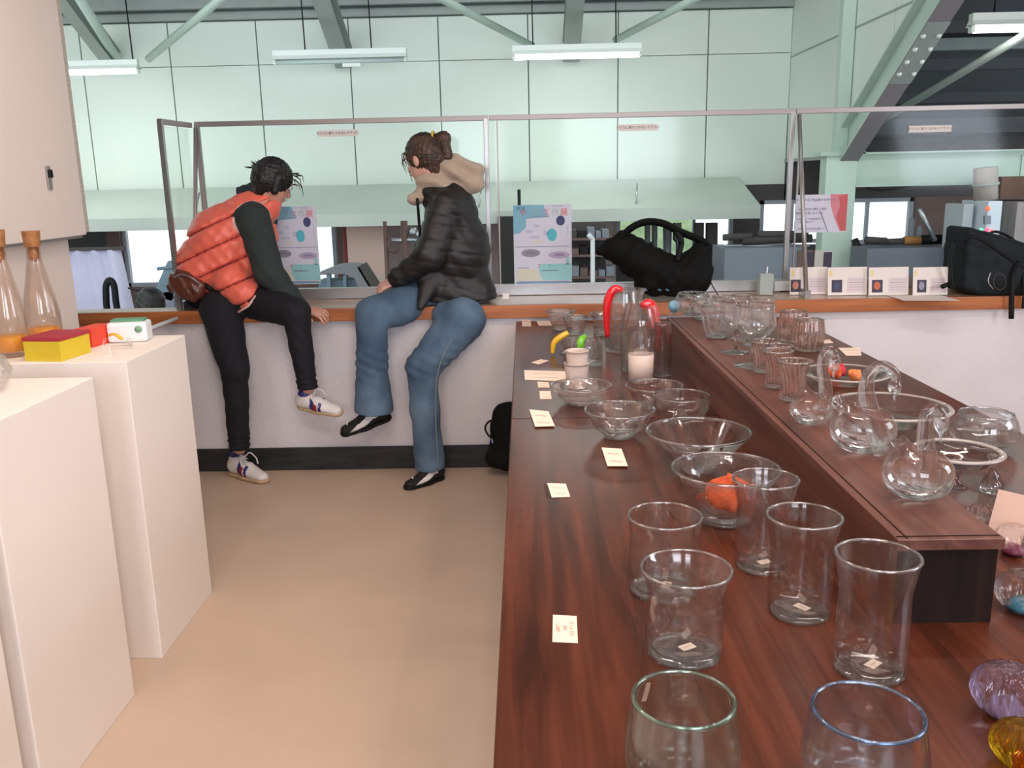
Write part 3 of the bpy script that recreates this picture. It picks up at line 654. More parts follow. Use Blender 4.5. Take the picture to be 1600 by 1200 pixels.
bt = thing('grey_canister', 'pair of pale grey canisters right of the bright right window', 'canister', tuple(W3(1432, 384, 7.5)))
b0 = Vector(bt.location)
for x, t_ in ((1425, 340), (1436, 352)): tube('canister_body', [Vector((W3(x, 386, 7.5).x, 7.5, -0.9))-b0, Vector(W3(x, t_+4, 7.5))-b0, Vector(W3(x, t_, 7.5))-b0], [0.026, 0.026, 0.01], M_grey, bt, 10)
cbx = flatbox('control_box', 1524, 314, 1567, 520, 6.6, 0.4, mat('control_box_white', lin(196, 204, 214), 0.45), 'tall white control box with small red and green lights above the right bag', 'machine')
b1 = Vector(cbx.location); Q5 = lambda x, y, dy=0: Vector(W3(x, y, 6.6))-b1+Vector((0, dy, 0))
def led(x, y, r, col, e, parent=cbx, Qf=Q5):
    c_ = Qf(x, y, -0.008); tube('pilot_light', [c_, c_+Vector((0, 0.012, 0))], r, mat('pilot_%d' % x, col, 0.4, emit=col, estr=e), parent, 10)
led(1543, 326, 0.018, lin(230, 110, 80), 0.6); led(1533, 359, 0.012, lin(90, 240, 150), 2.0); led(1542, 359, 0.014, (1.0, 0.05, 0.12), 3.0); led(1549, 360, 0.008, (1.0, 0.1, 0.1), 1.5)
part_prism(cbx, 'key_switch', Q5, [(1538, 337), (1547, 337), (1547, 350), (1538, 350)], 0.03, M_grey).location = (0, -0.012, 0)
flatbox('white_side_box', 1497, 319, 1522, 420, 6.75, 0.3, mat('side_box_white', lin(176, 180, 186), 0.5), 'white box behind the right bag, left of the control box', 'box')
flatbox('ribbed_kiln', 1568, 314, 1680, 520, 6.7, 0.6, mat('kiln_grey', lin(150, 142, 140), 0.6, noise=0.3, scale=9, stretch=(6, 6, 0.4)), 'streaky grey kiln casing at the right edge behind the glass', 'kiln')
ch = thing('flue_pipe', 'pale flue pipe rising above the white control box', 'pipe', tuple(W3(1540, 312, 6.8)))
h1 = Vector(ch.location); tube('pipe', [(0, 0, 0), Vector(W3(1540, 262, 6.8))-h1], 0.085, mat('flue_pale', lin(168, 156, 150), 0.6, noise=0.2, scale=8), ch, 14); tube('collar', [Vector(W3(1540, 290, 6.8))-h1, Vector(W3(1540, 286, 6.8))-h1], 0.095, M_greysteel, ch, 14)
flatbox('wooden_crate', 1562, 275, 1640, 311, 6.9, 0.4, mat('crate_brown', lin(104, 76, 62), 0.8, noise=0.3), 'brown wooden crate on top of the streaky kiln casing', 'crate')
tube('sagging_cable', spline([tuple(W3(1335, 283, 9.1)), tuple(W3(1370, 297, 9.13)), tuple(W3(1420, 290, 9.13)), tuple(W3(1450, 262, 9.1))], 5), 0.009, M_black); tag(bpy.data.objects['sagging_cable'], 'thin dark cable sagging above the bright right window', 'cable')
tube('thin_green_stem', [tuple(W3(1190, 445, 6.0)), tuple(W3(1130, 386, 6.0))], 0.004, M_steel); bpy.data.objects.remove(bpy.data.objects['thin_green_stem'])
# ================================================================ the two people
def pt(x, y, Y):
    if Y > 4.6: Y = 4.6+(Y-4.6)*0.45
    return np.array(AY(x, y, Y))
def off_counter(P, d):
    'keep clear of the counter body: nothing below its top behind its front edge'
    return np.maximum(d, -np.maximum(4.452-P[..., 1], P[..., 2]-CT-0.001))
def frame(fw, up):
    fw = np.array(fw, float); fw /= np.linalg.norm(fw); up = np.array(up, float); up -= fw*(up@fw); up /= np.linalg.norm(up)
    return np.stack([np.cross(fw, up), fw, up], 1)          # columns: right, forward, up
def head_fn(P, c, M, s=1.0):
    L = lambda x, y, z: c+M@np.array([x, y, z])*s
    d = d_ell(P, L(0, -0.005, 0.025), (0.074*s, 0.094*s, 0.092*s), M)
    d = smin(d, d_ell(P, L(0, 0.03, -0.045), (0.054*s, 0.055*s, 0.062*s), M), 0.03)
    d = smin(d, d_cap(P, L(0, 0.055, -0.085), L(0, 0.06, -0.09), 0.022*s, 0.02*s), 0.03)          # chin
    d = smin(d, d_cap(P, L(0, 0.086, 0.012), L(0, 0.108, -0.022), 0.008*s, 0.013*s), 0.012)       # nose
    for q in (-1, 1):
        d = smin(d, -d_ell(P, L(q*0.033, 0.10, 0.012), (0.014*s, 0.018*s, 0.01*s), M)*-1+0.02, 0.001) if False else d
        d = smin(d, d_ell(P, L(q*0.078, -0.008, -0.005), (0.009*s, 0.018*s, 0.03*s), M), 0.006)   # ears
        d = smin(d, d_cap(P, L(q*0.014, 0.092, 0.036), L(q*0.05, 0.078, 0.036), 0.008*s, 0.006*s), 0.012)  # brow
        d = np.maximum(d, -d_ell(P, L(q*0.032, 0.098, 0.016), (0.015*s, 0.014*s, 0.009*s), M))   # eye sockets
    d = smin(d, d_cap(P, L(-0.02, 0.084, -0.052), L(0.02, 0.084, -0.052), 0.009*s, 0.009*s), 0.008)  # lips
    return d
def face_bits(parent, c, M, org, s=1.0):
    for q in (-1, 1):
        p = c+M@np.array([q*0.032, 0.078, 0.015])*s
        V, Fc = lathe([(0, -0.013), (0.009, -0.009), (0.013, 0), (0.009, 0.009), (0, 0.013)], 12)
        raw('eye', [Vector(v)*s+Vector(p)-Vector(org) for v in V], Fc, M_eye, parent, smooth=True)
        p2 = c+M@np.array([q*0.032, 0.0905, 0.015])*s
        raw('pupil', [Vector(v)*0.35*s+Vector(p2)-Vector(org) for v in V], Fc, M_black, parent, smooth=True)
    V, Fc = tube_pts([c+M@np.array([x, 0.092-abs(x)*0.25, -0.052])*s-np.array(org) for x in (-0.024, -0.012, 0, 0.012, 0.024)], [0.002, 0.005, 0.0055, 0.005, 0.002], 8)
    raw('mouth', V, Fc, M_lip, parent, smooth=True)
def hand_parts(wrist, fdir, ndir, s=1.0, curl=0.5, side=1):
    'palm, four unequal bent fingers and a thumb as one distance field'
    fdir = np.array(fdir, float); fdir /= np.linalg.norm(fdir); nd = np.array(ndir, float); nd -= fdir*(nd@fdir); nd /= np.linalg.norm(nd)
    sd = np.cross(fdir, nd)*side; W0 = np.array(wrist)
    L = lambda a, b, c_: W0+fdir*a*s+sd*b*s+nd*c_*s
    def fn(P):
        d = d_cap(P, L(-0.05, 0, 0), L(0.01, 0, 0), 0.026*s, 0.026*s, (nd, 0.75))
        d = smin(d, d_cap(P, L(0.03, -0.022, 0), L(0.075, -0.026, 0), 0.018*s, 0.016*s, (nd, 0.7)), 0.012)
        d = smin(d, d_cap(P, L(0.03, 0.02, 0), L(0.078, 0.02, 0), 0.019*s, 0.016*s, (nd, 0.7)), 0.012)
        d = smin(d, d_cap(P, L(0.03, 0, 0.002), L(0.08, 0, 0.002), 0.02*s, 0.016*s, (nd, 0.7)), 0.012)
        for b, ln, sp in ((0.030, 0.068, 0.012), (0.010, 0.076, 0.004), (-0.011, 0.070, -0.005), (-0.031, 0.055, -0.014)):
            a0 = L(0.078, b, 0); ang = 0.3*curl; p1_ = a0+(fdir*cos(ang)-nd*sin(ang))*ln*0.45*s+sd*sp*0.5*s
            ang2 = 0.95*curl+0.15; p2_ = p1_+(fdir*cos(ang2)-nd*sin(ang2))*ln*0.32*s+sd*sp*0.2*s
            ang3 = 1.5*curl+0.2; p3_ = p2_+(fdir*cos(ang3)-nd*sin(ang3))*ln*0.25*s
            f_ = np.minimum(d_cap(P, a0, p1_, 0.0088*s, 0.0082*s), np.minimum(d_cap(P, p1_, p2_, 0.0082*s, 0.0076*s), d_cap(P, p2_, p3_, 0.0076*s, 0.0066*s)))
            d = smin(d, f_, 0.004)
        t0 = L(0.015, 0.028, -0.004); t1 = L(0.045, 0.055, -0.012); t2 = L(0.075, 0.062, -0.02)
        d = smin(d, np.minimum(d_cap(P, t0, t1, 0.013*s, 0.0105*s), d_cap(P, t1, t2, 0.0105*s, 0.0085*s)), 0.008)
        return d
    return fn
def shoe(parent, org, heel, toe, up, kind, s=1.0, lift=0.0):
    'heel and toe: sole points; kind: white with stripes / black with a white side form'
    heel = np.array(heel, float); toe = np.array(toe, float); fw = toe-heel; Ln = np.linalg.norm(fw); fw /= Ln
    M = frame(fw, up); up = M[:, 2]; L = lambda x, y, z: heel+M@np.array([x, y*Ln, z])
    W_ = max(Ln/0.26, 0.93)
    def upper(P):
        d = d_cap(P, L(0, 0.14, 0.045*W_), L(0, 0.45, 0.040*W_), 0.034*W_, 0.034*W_)
        d = smin(d, d_cap(P, L(0, 0.5, 0.034*W_), L(0.004, 0.84, 0.022*W_), 0.040*W_, 0.030*W_, (up, 0.72)), 0.03)
        d = smin(d, d_cap(P, L(0, 0.14, 0.05*W_), L(0, 0.2, 0.085*W_), 0.032*W_, 0.036*W_), 0.03)
        return np.maximum(d, -((P-L(0, 0, 0.006))@up.astype(np.float32)))
    def sole(P):
        q = P-np.array(heel, np.float32); z = q@up.astype(np.float32)
        d = d_cap(P, L(0, 0.13, 0.01), L(0, 0.45, 0.01), 0.036*W_, 0.034*W_); d = smin(d, d_cap(P, L(0, 0.5, 0.01), L(0.004, 0.84, 0.01), 0.040*W_, 0.036*W_), 0.03)
        return np.maximum(d, np.abs(z-0.009)-0.009)
    lo = np.minimum(heel, toe)-0.09*W_; hi = np.maximum(heel, toe)+0.13*W_
    def loc(c): return (c-heel)@M/np.array([1, Ln, 1])
    if kind == 'white':
        def pick(c):
            q = loc(c); y, z = q[:, 1], q[:, 2]; r = np.zeros(len(c)); sidez = np.abs(q[:, 0]) > 0.018*W_
            a = (y > 0.34) & (y < 0.42) & sidez; b = (y > 0.42) & (y < 0.5) & sidez & (z < 0.06*W_); e = (y > 0.52) & (y < 0.58) & sidez
            r[a] = 1; r[b] = 2; r[e] = 1; r[(z > 0.098*W_)] = 1; return r
        mats = [M_shoewhite, M_shoeblue, M_shoered]; ms = M_gum
    else:
        def pick(c):
            q = loc(c); y, z = q[:, 1], q[:, 2]; r = np.zeros(len(c)); u_ = 0.012+0.065*np.clip((0.80-y)/0.5, 0, 1)**0.9
            r[(np.abs(q[:, 0]) > 0.020) & (y > 0.24) & (y < 0.80) & (z/W_ < u_+0.006) & (z/W_ > u_-0.012-0.014*np.clip((0.8-y)/0.5, 0, 1))] = 1
            return r
        mats = [M_shoeblack, M_shoewhite]; ms = M_black
    u_ = solid('shoe', upper, lo, hi, 0.005, mats, parent, org, pick=pick)
    solid('sole', sole, lo, hi, 0.005, ms, u_, org)
    if kind == 'white':
        for k in range(4):
            y = 0.38+0.09*k; z = (0.092-0.02*k)*W_
            V, Fc = tube_pts([L(-0.022*W_, y, z-0.012)-org, L(0, y+0.02, z)-org, L(0.022*W_, y, z-0.012)-org], 0.0035, 6); raw('lace', V, Fc, M_lace, u_, smooth=True)
        for q in (-1, 1):
            V, Fc = tube_pts([x-org for x in spline([L(0, 0.4, 0.094*W_), L(q*0.03, 0.42, 0.112*W_), L(q*0.05, 0.5, 0.085*W_), L(q*0.045, 0.56, 0.06*W_)], 5)], 0.0035, 6); raw('lace', V, Fc, M_lace, u_, smooth=True)
    else:
        V, Fc = tube_pts([L(-0.012, 0.80, 0.052*W_)-org, L(0.0, 0.79, 0.056*W_)-org, L(0.010, 0.76, 0.058*W_)-org], [0.002, 0.005, 0.002], 6, flat=0.5); raw('toe_emblem', V, Fc, M_shoewhite, u_, smooth=True)
    return u_
M_shoewhite = mat('white_shoe_leather', lin(226, 220, 218), 0.5, noise=0.05, scale=30); M_shoeblue = mat('blue_stripe', lin(44, 40, 110), 0.5); M_shoered = mat('red_stripe', lin(150, 34, 46), 0.5)
M_gum = mat('gum_sole', lin(190, 160, 124), 0.6); M_lace = mat('white_lace', lin(225, 220, 220), 0.7); M_shoeblack = mat('black_suede', lin(17, 15, 16), 0.75)
M_blackpants = mat('black_trousers', lin(13, 14, 22), 0.85, noise=0.3, scale=20)
M_vest = mat('orange_nylon', lin(244, 112, 90), 0.42, noise=0.10, scale=10, bump=0.12, bscale=45, sheen=0.1)
M_vestseam = mat('quilting_seam', lin(132, 40, 38), 0.7); M_piping = mat('pale_pink_piping', lin(216, 168, 160), 0.6)
M_sleeve = mat('dark_green_grey_knit', lin(46, 54, 52), 0.9, noise=0.2, scale=40, bump=0.3, bscale=220)
M_jacket = mat('black_padded_jacket', lin(34, 31, 30), 0.5, noise=0.25, scale=14, bump=0.25, bscale=40)
M_fleece = mat('beige_fleece', lin(192, 170, 148), 0.95, noise=0.12, scale=16, bump=0.7, bscale=130, sheen=0.4)
def jeans_mat():
    m = mat('blue_jeans', lin(104, 128, 150), 0.85, col2=lin(58, 80, 102), scale=4, bump=0.35, bscale=160); return m
M_jeans = jeans_mat(); M_stitch = mat('jeans_stitching', lin(128, 138, 140), 0.8)

# ---------- person in the orange vest
pelv = pt(345, 452, 4.68); neck = pt(408, 306, 4.68); o1 = np.array([pelv[0], 4.6, CT]); O1 = tuple(o1)
hipA = pt(330, 486, 4.42); kneeA = pt(367, 578, 4.28); ankA = pt(374, 700, 4.30)
hipB = pt(372, 462, 4.62); kneeB = pt(462, 488, 4.30); ankB = pt(481, 606, 4.30)
shR = pt(393, 342, 4.52); elb = pt(420, 425, 4.42); wri = pt(473, 482, 4.42); shL = pt(418, 340, 4.88); hd = pt(426, 287, 4.70)
M1 = frame((0.62, 0.66, -0.42), (0.25, 0.1, 0.95))
def f_body1(P):
    d = d_cap(P, pelv, pt(362, 400, 4.70), 0.12, 0.11); d = smin(d, d_cap(P, pt(362, 400, 4.7), pt(398, 330, 4.7), 0.11, 0.11, ((0, 1, 0), 1.1)), 0.05)
    d = smin(d, d_cap(P, pt(400, 322, 4.7), hd+M1@np.array([0, -0.02, -0.05]), 0.055, 0.05), 0.03)
    for a, b, ra, rb in ((pt(352, 488, 4.46), kneeA, .07, .055), (kneeA, ankA, .05, .035), (hipB, kneeB, .08, .052), (kneeB, ankB, .048, .034), (shR, elb, .045, .036), (elb, wri, .034, .026), (pt(408, 345, 4.88), pt(412, 400, 4.92), .045, .036), (pt(412, 400, 4.92), pt(425, 440, 4.74), .034, .026)):
        d = smin(d, d_cap(P, a, b, ra, rb), 0.03)
    return off_counter(P, d)
VB = nets(f_body1, [-2.05, 4.1, 0.02], [-0.9, 5.1, 1.62], 0.014)
VH = nets(lambda P: smin(head_fn(P, hd, M1), d_cap(P, hd+M1@np.array([0, -0.025, -0.05]), pt(402, 318, 4.7), 0.052, 0.055), 0.02), hd-0.17, hd+0.15, 0.0055)
wr2 = pt(476, 483, 4.425); fh = hand_parts(wr2, pt(506, 491, 4.40)-wr2+np.array([0, 0, 0.002]), (0.1, -0.35, 1), 0.98, 0.75, 1)
VHa = nets(fh, wr2-0.1, wr2+0.17, 0.0042)
person1 = merge_solids('person', [(VB[0], VB[1], 0), (VH[0], VH[1], 0), (VHa[0], VHa[1], 0)], [M_skin], None, o1, O1)
tag(person1, 'person in orange quilted vest and black trousers, bent forward on the counter', 'person')
face_bits(person1, hd, M1, o1)
def cloth_noise(P, a, f): return a*(np.sin(P[..., 2]*f+3*np.sin(P[..., 0]*f*0.5))*np.sin(P[..., 0]*f*0.7+P[..., 2]*f*0.4))
def f_pants1(P):
    d = d_cap(P, pt(325, 452, 4.68), pt(368, 455, 4.68), 0.13, 0.12)
    d = smin(d, d_cap(P, pt(345, 484, 4.46), kneeA, 0.105, 0.072), 0.05); d = smin(d, d_cap(P, kneeA, ankA, 0.066, 0.052), 0.015)
    d = smin(d, d_cap(P, hipB, kneeB, 0.115, 0.074), 0.03); d = smin(d, d_cap(P, kneeB, ankB, 0.068, 0.048), 0.015)
    g = cloth_noise(P, 0.003, 55)+0.005*np.sin(P[..., 2]*210)*np.exp(-((P[..., 2]-ankA[2]-0.03)/0.05)**2)+0.005*np.sin(P[..., 2]*210)*np.exp(-((P[..., 2]-ankB[2]-0.04)/0.05)**2)*(P[..., 0] > ankB[0]-0.12)
    d = d+g
    for a, k in ((ankA, kneeA), (ankB, kneeB)):
        n_ = (a-k)/np.linalg.norm(a-k); near = np.sqrt(((P-a)**2).sum(-1)) < 0.14
        d = np.where(near, np.maximum(d, (P-a-0.005*n_)@n_.astype(np.float32)), d)
    return off_counter(P, d)
solid('trousers', f_pants1, [-2.15, 4.1, 0.08], [-0.92, 4.95, 1.2], 0.0095, M_blackpants, person1, o1)
vest_axis = [pt(338, 438, 4.68), pt(352, 395, 4.69), pt(378, 345, 4.70), pt(400, 315, 4.70)]
def f_vest(P):
    d = d_cap(P, pt(325, 420, 4.66), pt(352, 372, 4.70), 0.165, 0.16, ((0, 1, 0), 1.05))
    d = smin(d, d_cap(P, pt(372, 440, 4.64), pt(388, 376, 4.69), 0.12, 0.15), 0.05); d = smin(d, d_cap(P, pt(362, 440, 4.47), pt(382, 458, 4.44), 0.085, 0.075), 0.06)
    d = smin(d, d_cap(P, pt(352, 372, 4.70), pt(390, 338, 4.70), 0.16, 0.12, ((0, 1, 0), 1.15)), 0.05)
    d = smin(d, d_cap(P, pt(390, 336, 4.70), pt(412, 320, 4.70), 0.10, 0.085), 0.04)
    ax = np.array([-0.42, 0, 1.0]); ax /= np.linalg.norm(ax); s = (P-pt(352, 400, 4.68))@ax.astype(np.float32)
    ph = (s % 0.105)/0.105; d = d+0.020*np.exp(-((ph-0.5)/0.07)**2)-0.006
    d = d+0.003*np.sin(P[..., 0]*90+P[..., 1]*60)*np.sin(P[..., 2]*70)
    hem = pt(345, 452, 4.6); n_ = np.array([-0.36, 0, -0.93]); n_ /= np.linalg.norm(n_)
    n2 = np.array([0.34, 0.0, -0.94]); n2 /= np.linalg.norm(n2)
    d = np.maximum(d, (P-pt(275, 424, 4.6))@np.array([-0.5, 0, -0.866], np.float32)); d = np.maximum(d, (P-pt(385, 486, 4.6))@np.array([0.1, 0, -0.99], np.float32))
    d = np.maximum(d, (P-pt(440, 350, 4.6))@np.array([0.99, 0, 0.0], np.float32))
    col = d_cap(P, pt(410, 315, 4.70), pt(424, 292, 4.70), 0.062, 0.055); d = np.maximum(d, -col)
    arm = d_cap(P, shR+np.array([0.0, -0.08, 0]), shR+np.array([0, 0.03, 0.0]), 0.078, 0.078); return off_counter(P, np.maximum(d, -arm))
def pick_vest(c):
    ax = np.array([-0.42, 0, 1.0]); ax /= np.linalg.norm(ax); s = (c-pt(352, 400, 4.68))@ax; ph = (s % 0.105)/0.105
    r = np.zeros(len(c)); r[np.abs(ph-0.5) < 0.035] = 1
    arm = d_cap(c, shR+np.array([0.0, -0.08, 0]), shR+np.array([0, 0.03, 0.0]), 0.078, 0.078); r[arm < 0.010] = 2
    col = d_cap(c, pt(410, 315, 4.70), pt(424, 292, 4.70), 0.062, 0.055); r[col < 0.008] = 2
    return r
vest = solid('vest', f_vest, [-2.12, 4.35, 0.84], [-1.12, 5.0, 1.56], 0.008, [M_vest, M_vestseam, M_piping], person1, o1, pick=pick_vest)
tube('hem_piping', [pt(372, 488, 4.37)-o1, pt(388, 478, 4.37)-o1, pt(400, 462, 4.38)-o1], 0.007, M_piping, vest, 6)
tube('zip_pull', [pt(370, 478, 4.47)-o1, pt(366, 500, 4.46)-o1], 0.006, M_piping, vest, 6)
tube('pocket_zip', [pt(337, 440, 4.50)-o1, pt(360, 402, 4.50)-o1], 0.004, M_vestseam, vest, 6)
for q in ((333, 436), (341, 448)): tube('snap_button', [pt(q[0], q[1], 4.495)-o1, pt(q[0]+1, q[1]+3, 4.49)-o1], 0.007, M_alu, vest, 8)
def f_sweat(P):
    d = d_cap(P, shR+np.array([-0.0, 0.03, 0.0]), elb, 0.088, 0.072); d = smin(d, d_cap(P, elb, wri, 0.070, 0.038), 0.03)
    d = smin(d, d_cap(P, pt(408, 345, 4.88), pt(412, 395, 4.92), 0.075, 0.06), 0.02); d = smin(d, d_cap(P, pt(412, 395, 4.92), pt(425, 440, 4.74), 0.055, 0.04), 0.02)
    d = smin(d, d_cap(P, pt(385, 345, 4.6), pt(405, 345, 4.8), 0.085, 0.085), 0.05)
    d = d+cloth_noise(P, 0.0035, 48)
    nn = (wri-elb)/np.linalg.norm(wri-elb); near = np.sqrt(((P-wri)**2).sum(-1)) < 0.1
    return np.where(near, np.maximum(d, (P-wri-0.012*nn)@nn.astype(np.float32)), d)
sw_ = solid('sweater', f_sweat, [-1.75, 4.28, 0.82], [-0.93, 5.1, 1.46], 0.009, M_sleeve, person1, o1)
def f_hood1(P):
    a = pt(376, 300, 4.72); b = pt(400, 292, 4.66); d = d_cap(P, a, b, 0.038, 0.036, ((0, 0, 1), 0.75)); d = smin(d, d_cap(P, pt(398, 302, 4.62), pt(428, 322, 4.62), 0.026, 0.02), 0.02)
    d = smin(d, d_cap(P, pt(398, 300, 4.78), pt(424, 316, 4.80), 0.028, 0.02), 0.02); return d+0.003*np.sin(P[..., 0]*140+P[..., 2]*80)
solid('hood_collar', f_hood1, pt(350, 345, 4.4), pt(450, 270, 4.95), 0.0065, mat('dark_teal_fleece', lin(38, 52, 56), 0.9, noise=0.2, scale=30), sw_, o1)
def hair_fn(P, c, M, face, k=1.0, ears=True):
    L = lambda x, y, z: c+M@np.array([x, y, z])
    d = d_ell(P, L(0, -0.012, 0.032), (0.086*k, 0.106*k, 0.102*k), M); d = smin(d, d_cap(P, L(0, -0.06, -0.01), L(0, -0.05, -0.05), 0.055, 0.045), 0.03)
    q = (P-c)@M.astype(np.float32)
    a = np.arctan2(q[..., 0], q[..., 2]+0.02); d = d+0.0022*np.sin(a*34+8*np.sin(q[..., 1]*30))+0.0015*np.sin(q[..., 1]*260+q[..., 2]*90)
    cut = d_ell(P, L(0, 0.098, -0.035), face, M); d = np.maximum(d, -cut)
    for s_ in ((-1, 1) if ears else ()): d = np.maximum(d, -d_ell(P, L(s_*0.09, 0.0, -0.012), (0.026, 0.026, 0.036), M))
    return d
def f_hair1(P):
    d = hair_fn(P, hd, M1, (0.078, 0.075, 0.078), 1.0, False)
    for q in (-1, 1): d = smin(d, d_cap(P, hd+M1@np.array([q*0.074, -0.02, 0.03]), hd+M1@np.array([q*0.074, -0.015, -0.04]), 0.03, 0.02), 0.01)
    b = pt(408, 268, 4.66); d = smin(d, d_ell(P, b, (0.045, 0.04, 0.036))+0.004*np.sin(P[..., 0]*190)*np.sin(P[..., 2]*170), 0.012)
    return d
hr = solid('hair', f_hair1, hd-0.2, hd+0.19, 0.006, M_blackhair, person1, o1)
random.seed(11); parts = []
for k in range(34):
    b = pt(405, 266, 4.65); a = random.uniform(0.35, 2.9); l = random.uniform(0.03, 0.062)
    e = b+np.array([cos(a)*l*1.1-0.012, random.uniform(-0.02, 0.02), sin(a)*l]); parts.append(tube_pts([b-o1, (b+e)/2+np.array([0.004, 0, 0.006])-o1, e-o1], [0.005, 0.0035, 0.001], 5))
for k in range(16):
    b = hd+M1@np.array([random.uniform(-0.07, 0.09), 0.06, random.uniform(0.03, 0.09)]); e = b+np.array([random.uniform(0.015, 0.05), random.uniform(-.03, .03), random.uniform(-0.11, 0.0)]); parts.append(tube_pts([b-o1, (b+e)/2+np.array([0.015, 0, 0.01])-o1, e-o1], [0.004, 0.003, 0.0008], 5))
V, Fc = join_lists(parts); o = raw('loose_strands', V, Fc, M_blackhair, hr, smooth=True); o['kind'] = 'stuff'
shoe(person1, o1, np.array(AZ(363, 739, 0))+[0, -0.01, 0.002], np.array(AZ(419, 753, 0))+[0.01, -0.02, 0.002], (0, 0, 1), 'white')
def shoe_at(person, org, hx, hy, tx, ty, Y0, Y1, kind, up): return shoe(person, org, pt(hx, hy, Y0), pt(tx, ty, Y1), up, kind)
shoe_at(person1, o1, 466, 634, 538, 647, 4.36, 4.30, 'white', (-0.12, -0.45, 1.0))
# ---------- person in the black jacket
o2 = np.array([pt(720, 450, 4.66)[0], 4.6, CT]); O2 = tuple(o2)
pel2 = pt(716, 448, 4.70); nk2 = pt(690, 292, 4.66); hd2 = pt(663, 250, 4.64); M2 = frame((-0.80, 0.52, -0.25), (-0.12, 0.05, 1))
hA = pt(722, 500, 4.42); kA = pt(660, 575, 4.27); aA = pt(672, 728, 4.28)
hB = pt(668, 468, 4.66); kB = pt(582, 490, 4.32); aB = pt(584, 640, 4.32)
s2R = pt(697, 325, 4.52); e2 = pt(672, 398, 4.44); w2 = pt(618, 437, 4.50); s2L = pt(700, 320, 4.84)
def f_body2(P):
    d = d_cap(P, pel2, pt(712, 380, 4.70), 0.13, 0.12); d = smin(d, d_cap(P, pt(712, 380, 4.7), pt(700, 325, 4.68), 0.12, 0.11), 0.05)
    d = smin(d, d_cap(P, pt(695, 305, 4.68), hd2+M2@np.array([0, -0.02, -0.05]), 0.055, 0.05), 0.03)
    for a, b, ra, rb in ((hA, kA, .085, .055), (kA, aA, .05, .035), (hB, kB, .08, .055), (kB, aB, .05, .035), (s2R, e2, .045, .036), (e2, w2, .034, .026), (s2L, pt(665, 400, 4.8), .045, .036), (pt(665, 400, 4.8), pt(625, 440, 4.62), .035, .026)):
        d = smin(d, d_cap(P, a, b, ra, rb), 0.03)
    return off_counter(P, d)
VB = nets(f_body2, [-1.0, 4.1, 0.04], [0.12, 5.05, 1.62], 0.014)
VH = nets(lambda P: smin(head_fn(P, hd2, M2), d_cap(P, hd2+M2@np.array([0, -0.025, -0.05]), pt(690, 300, 4.68), 0.052, 0.055), 0.02), hd2-0.17, hd2+0.15, 0.0055)
fh2 = hand_parts(w2, (-0.75, 0.1, -0.35), (0.0, -0.5, 0.9), 0.95, 0.9, 1); VHa = nets(fh2, w2-0.15, w2+0.1, 0.0045)
fh3 = hand_parts(pt(622, 441, 4.60), (-0.85, -0.2, -0.2), (0.0, -0.3, 0.95), 0.95, 0.9, -1); wq = pt(622, 441, 4.60); VHb = nets(fh3, wq-0.15, wq+0.1, 0.0045)
person2 = merge_solids('person', [(VB[0], VB[1], 0), (VH[0], VH[1], 0), (VHa[0], VHa[1], 0), (VHb[0], VHb[1], 0)], [M_skin2], None, o2, O2)
tag(person2, 'person in black padded jacket with beige hood and flared blue jeans, on the counter', 'person')
face_bits(person2, hd2, M2, o2)
def f_jeans(P):
    d = d_cap(P, pt(700, 455, 4.70), pt(725, 455, 4.70), 0.145, 0.145); d = smin(d, d_cap(P, hA, kA, 0.118, 0.083), 0.03)
    d = smin(d, d_cap(P, pt(696, 493, 4.46), pt(734, 495, 4.45), 0.072, 0.072), 0.03)
    d = smin(d, d_cap(P, kA, pt(664, 640, 4.26), 0.080, 0.070), 0.02); d = smin(d, d_cap(P, pt(664, 640, 4.26), aA, 0.070, 0.078), 0.03)
    d = smin(d, d_cap(P, hB, kB, 0.118, 0.085), 0.03); d = smin(d, d_cap(P, kB, pt(581, 560, 4.30), 0.082, 0.074), 0.02); d = smin(d, d_cap(P, pt(581, 560, 4.30), aB, 0.074, 0.10), 0.03)
    d = d+cloth_noise(P, 0.0028, 42)+0.004*np.sin(P[..., 2]*120+P[..., 0]*60)*np.exp(-((P[..., 2]-kA[2]-0.04)/0.09)**2)
    for a, k, rr in ((aA, kA, 0.15), (aB, kB, 0.17)):
        n_ = (a-k)/np.linalg.norm(a-k)+np.array([0.0, 0, 0]); near = np.sqrt(((P-a)**2).sum(-1)) < rr
        d = np.where(near, np.maximum(d, (P-a-0.012*n_)@n_.astype(np.float32)), d)
    return off_counter(P, d)
jn = solid('jeans', f_jeans, [-1.05, 4.05, 0.03], [0.18, 5.0, 1.1], 0.0095, M_jeans, person2, o2)
V, Fc = tube_pts([p-o2 for p in spline([pt(742, 478, 4.47)-[0, .02, 0], pt(700, 540, 4.24), pt(683, 590, 4.19), pt(681, 660, 4.185), pt(685, 728, 4.19)], 6)], 0.0022, 5); raw('side_seam', V, Fc, M_stitch, jn, smooth=True)
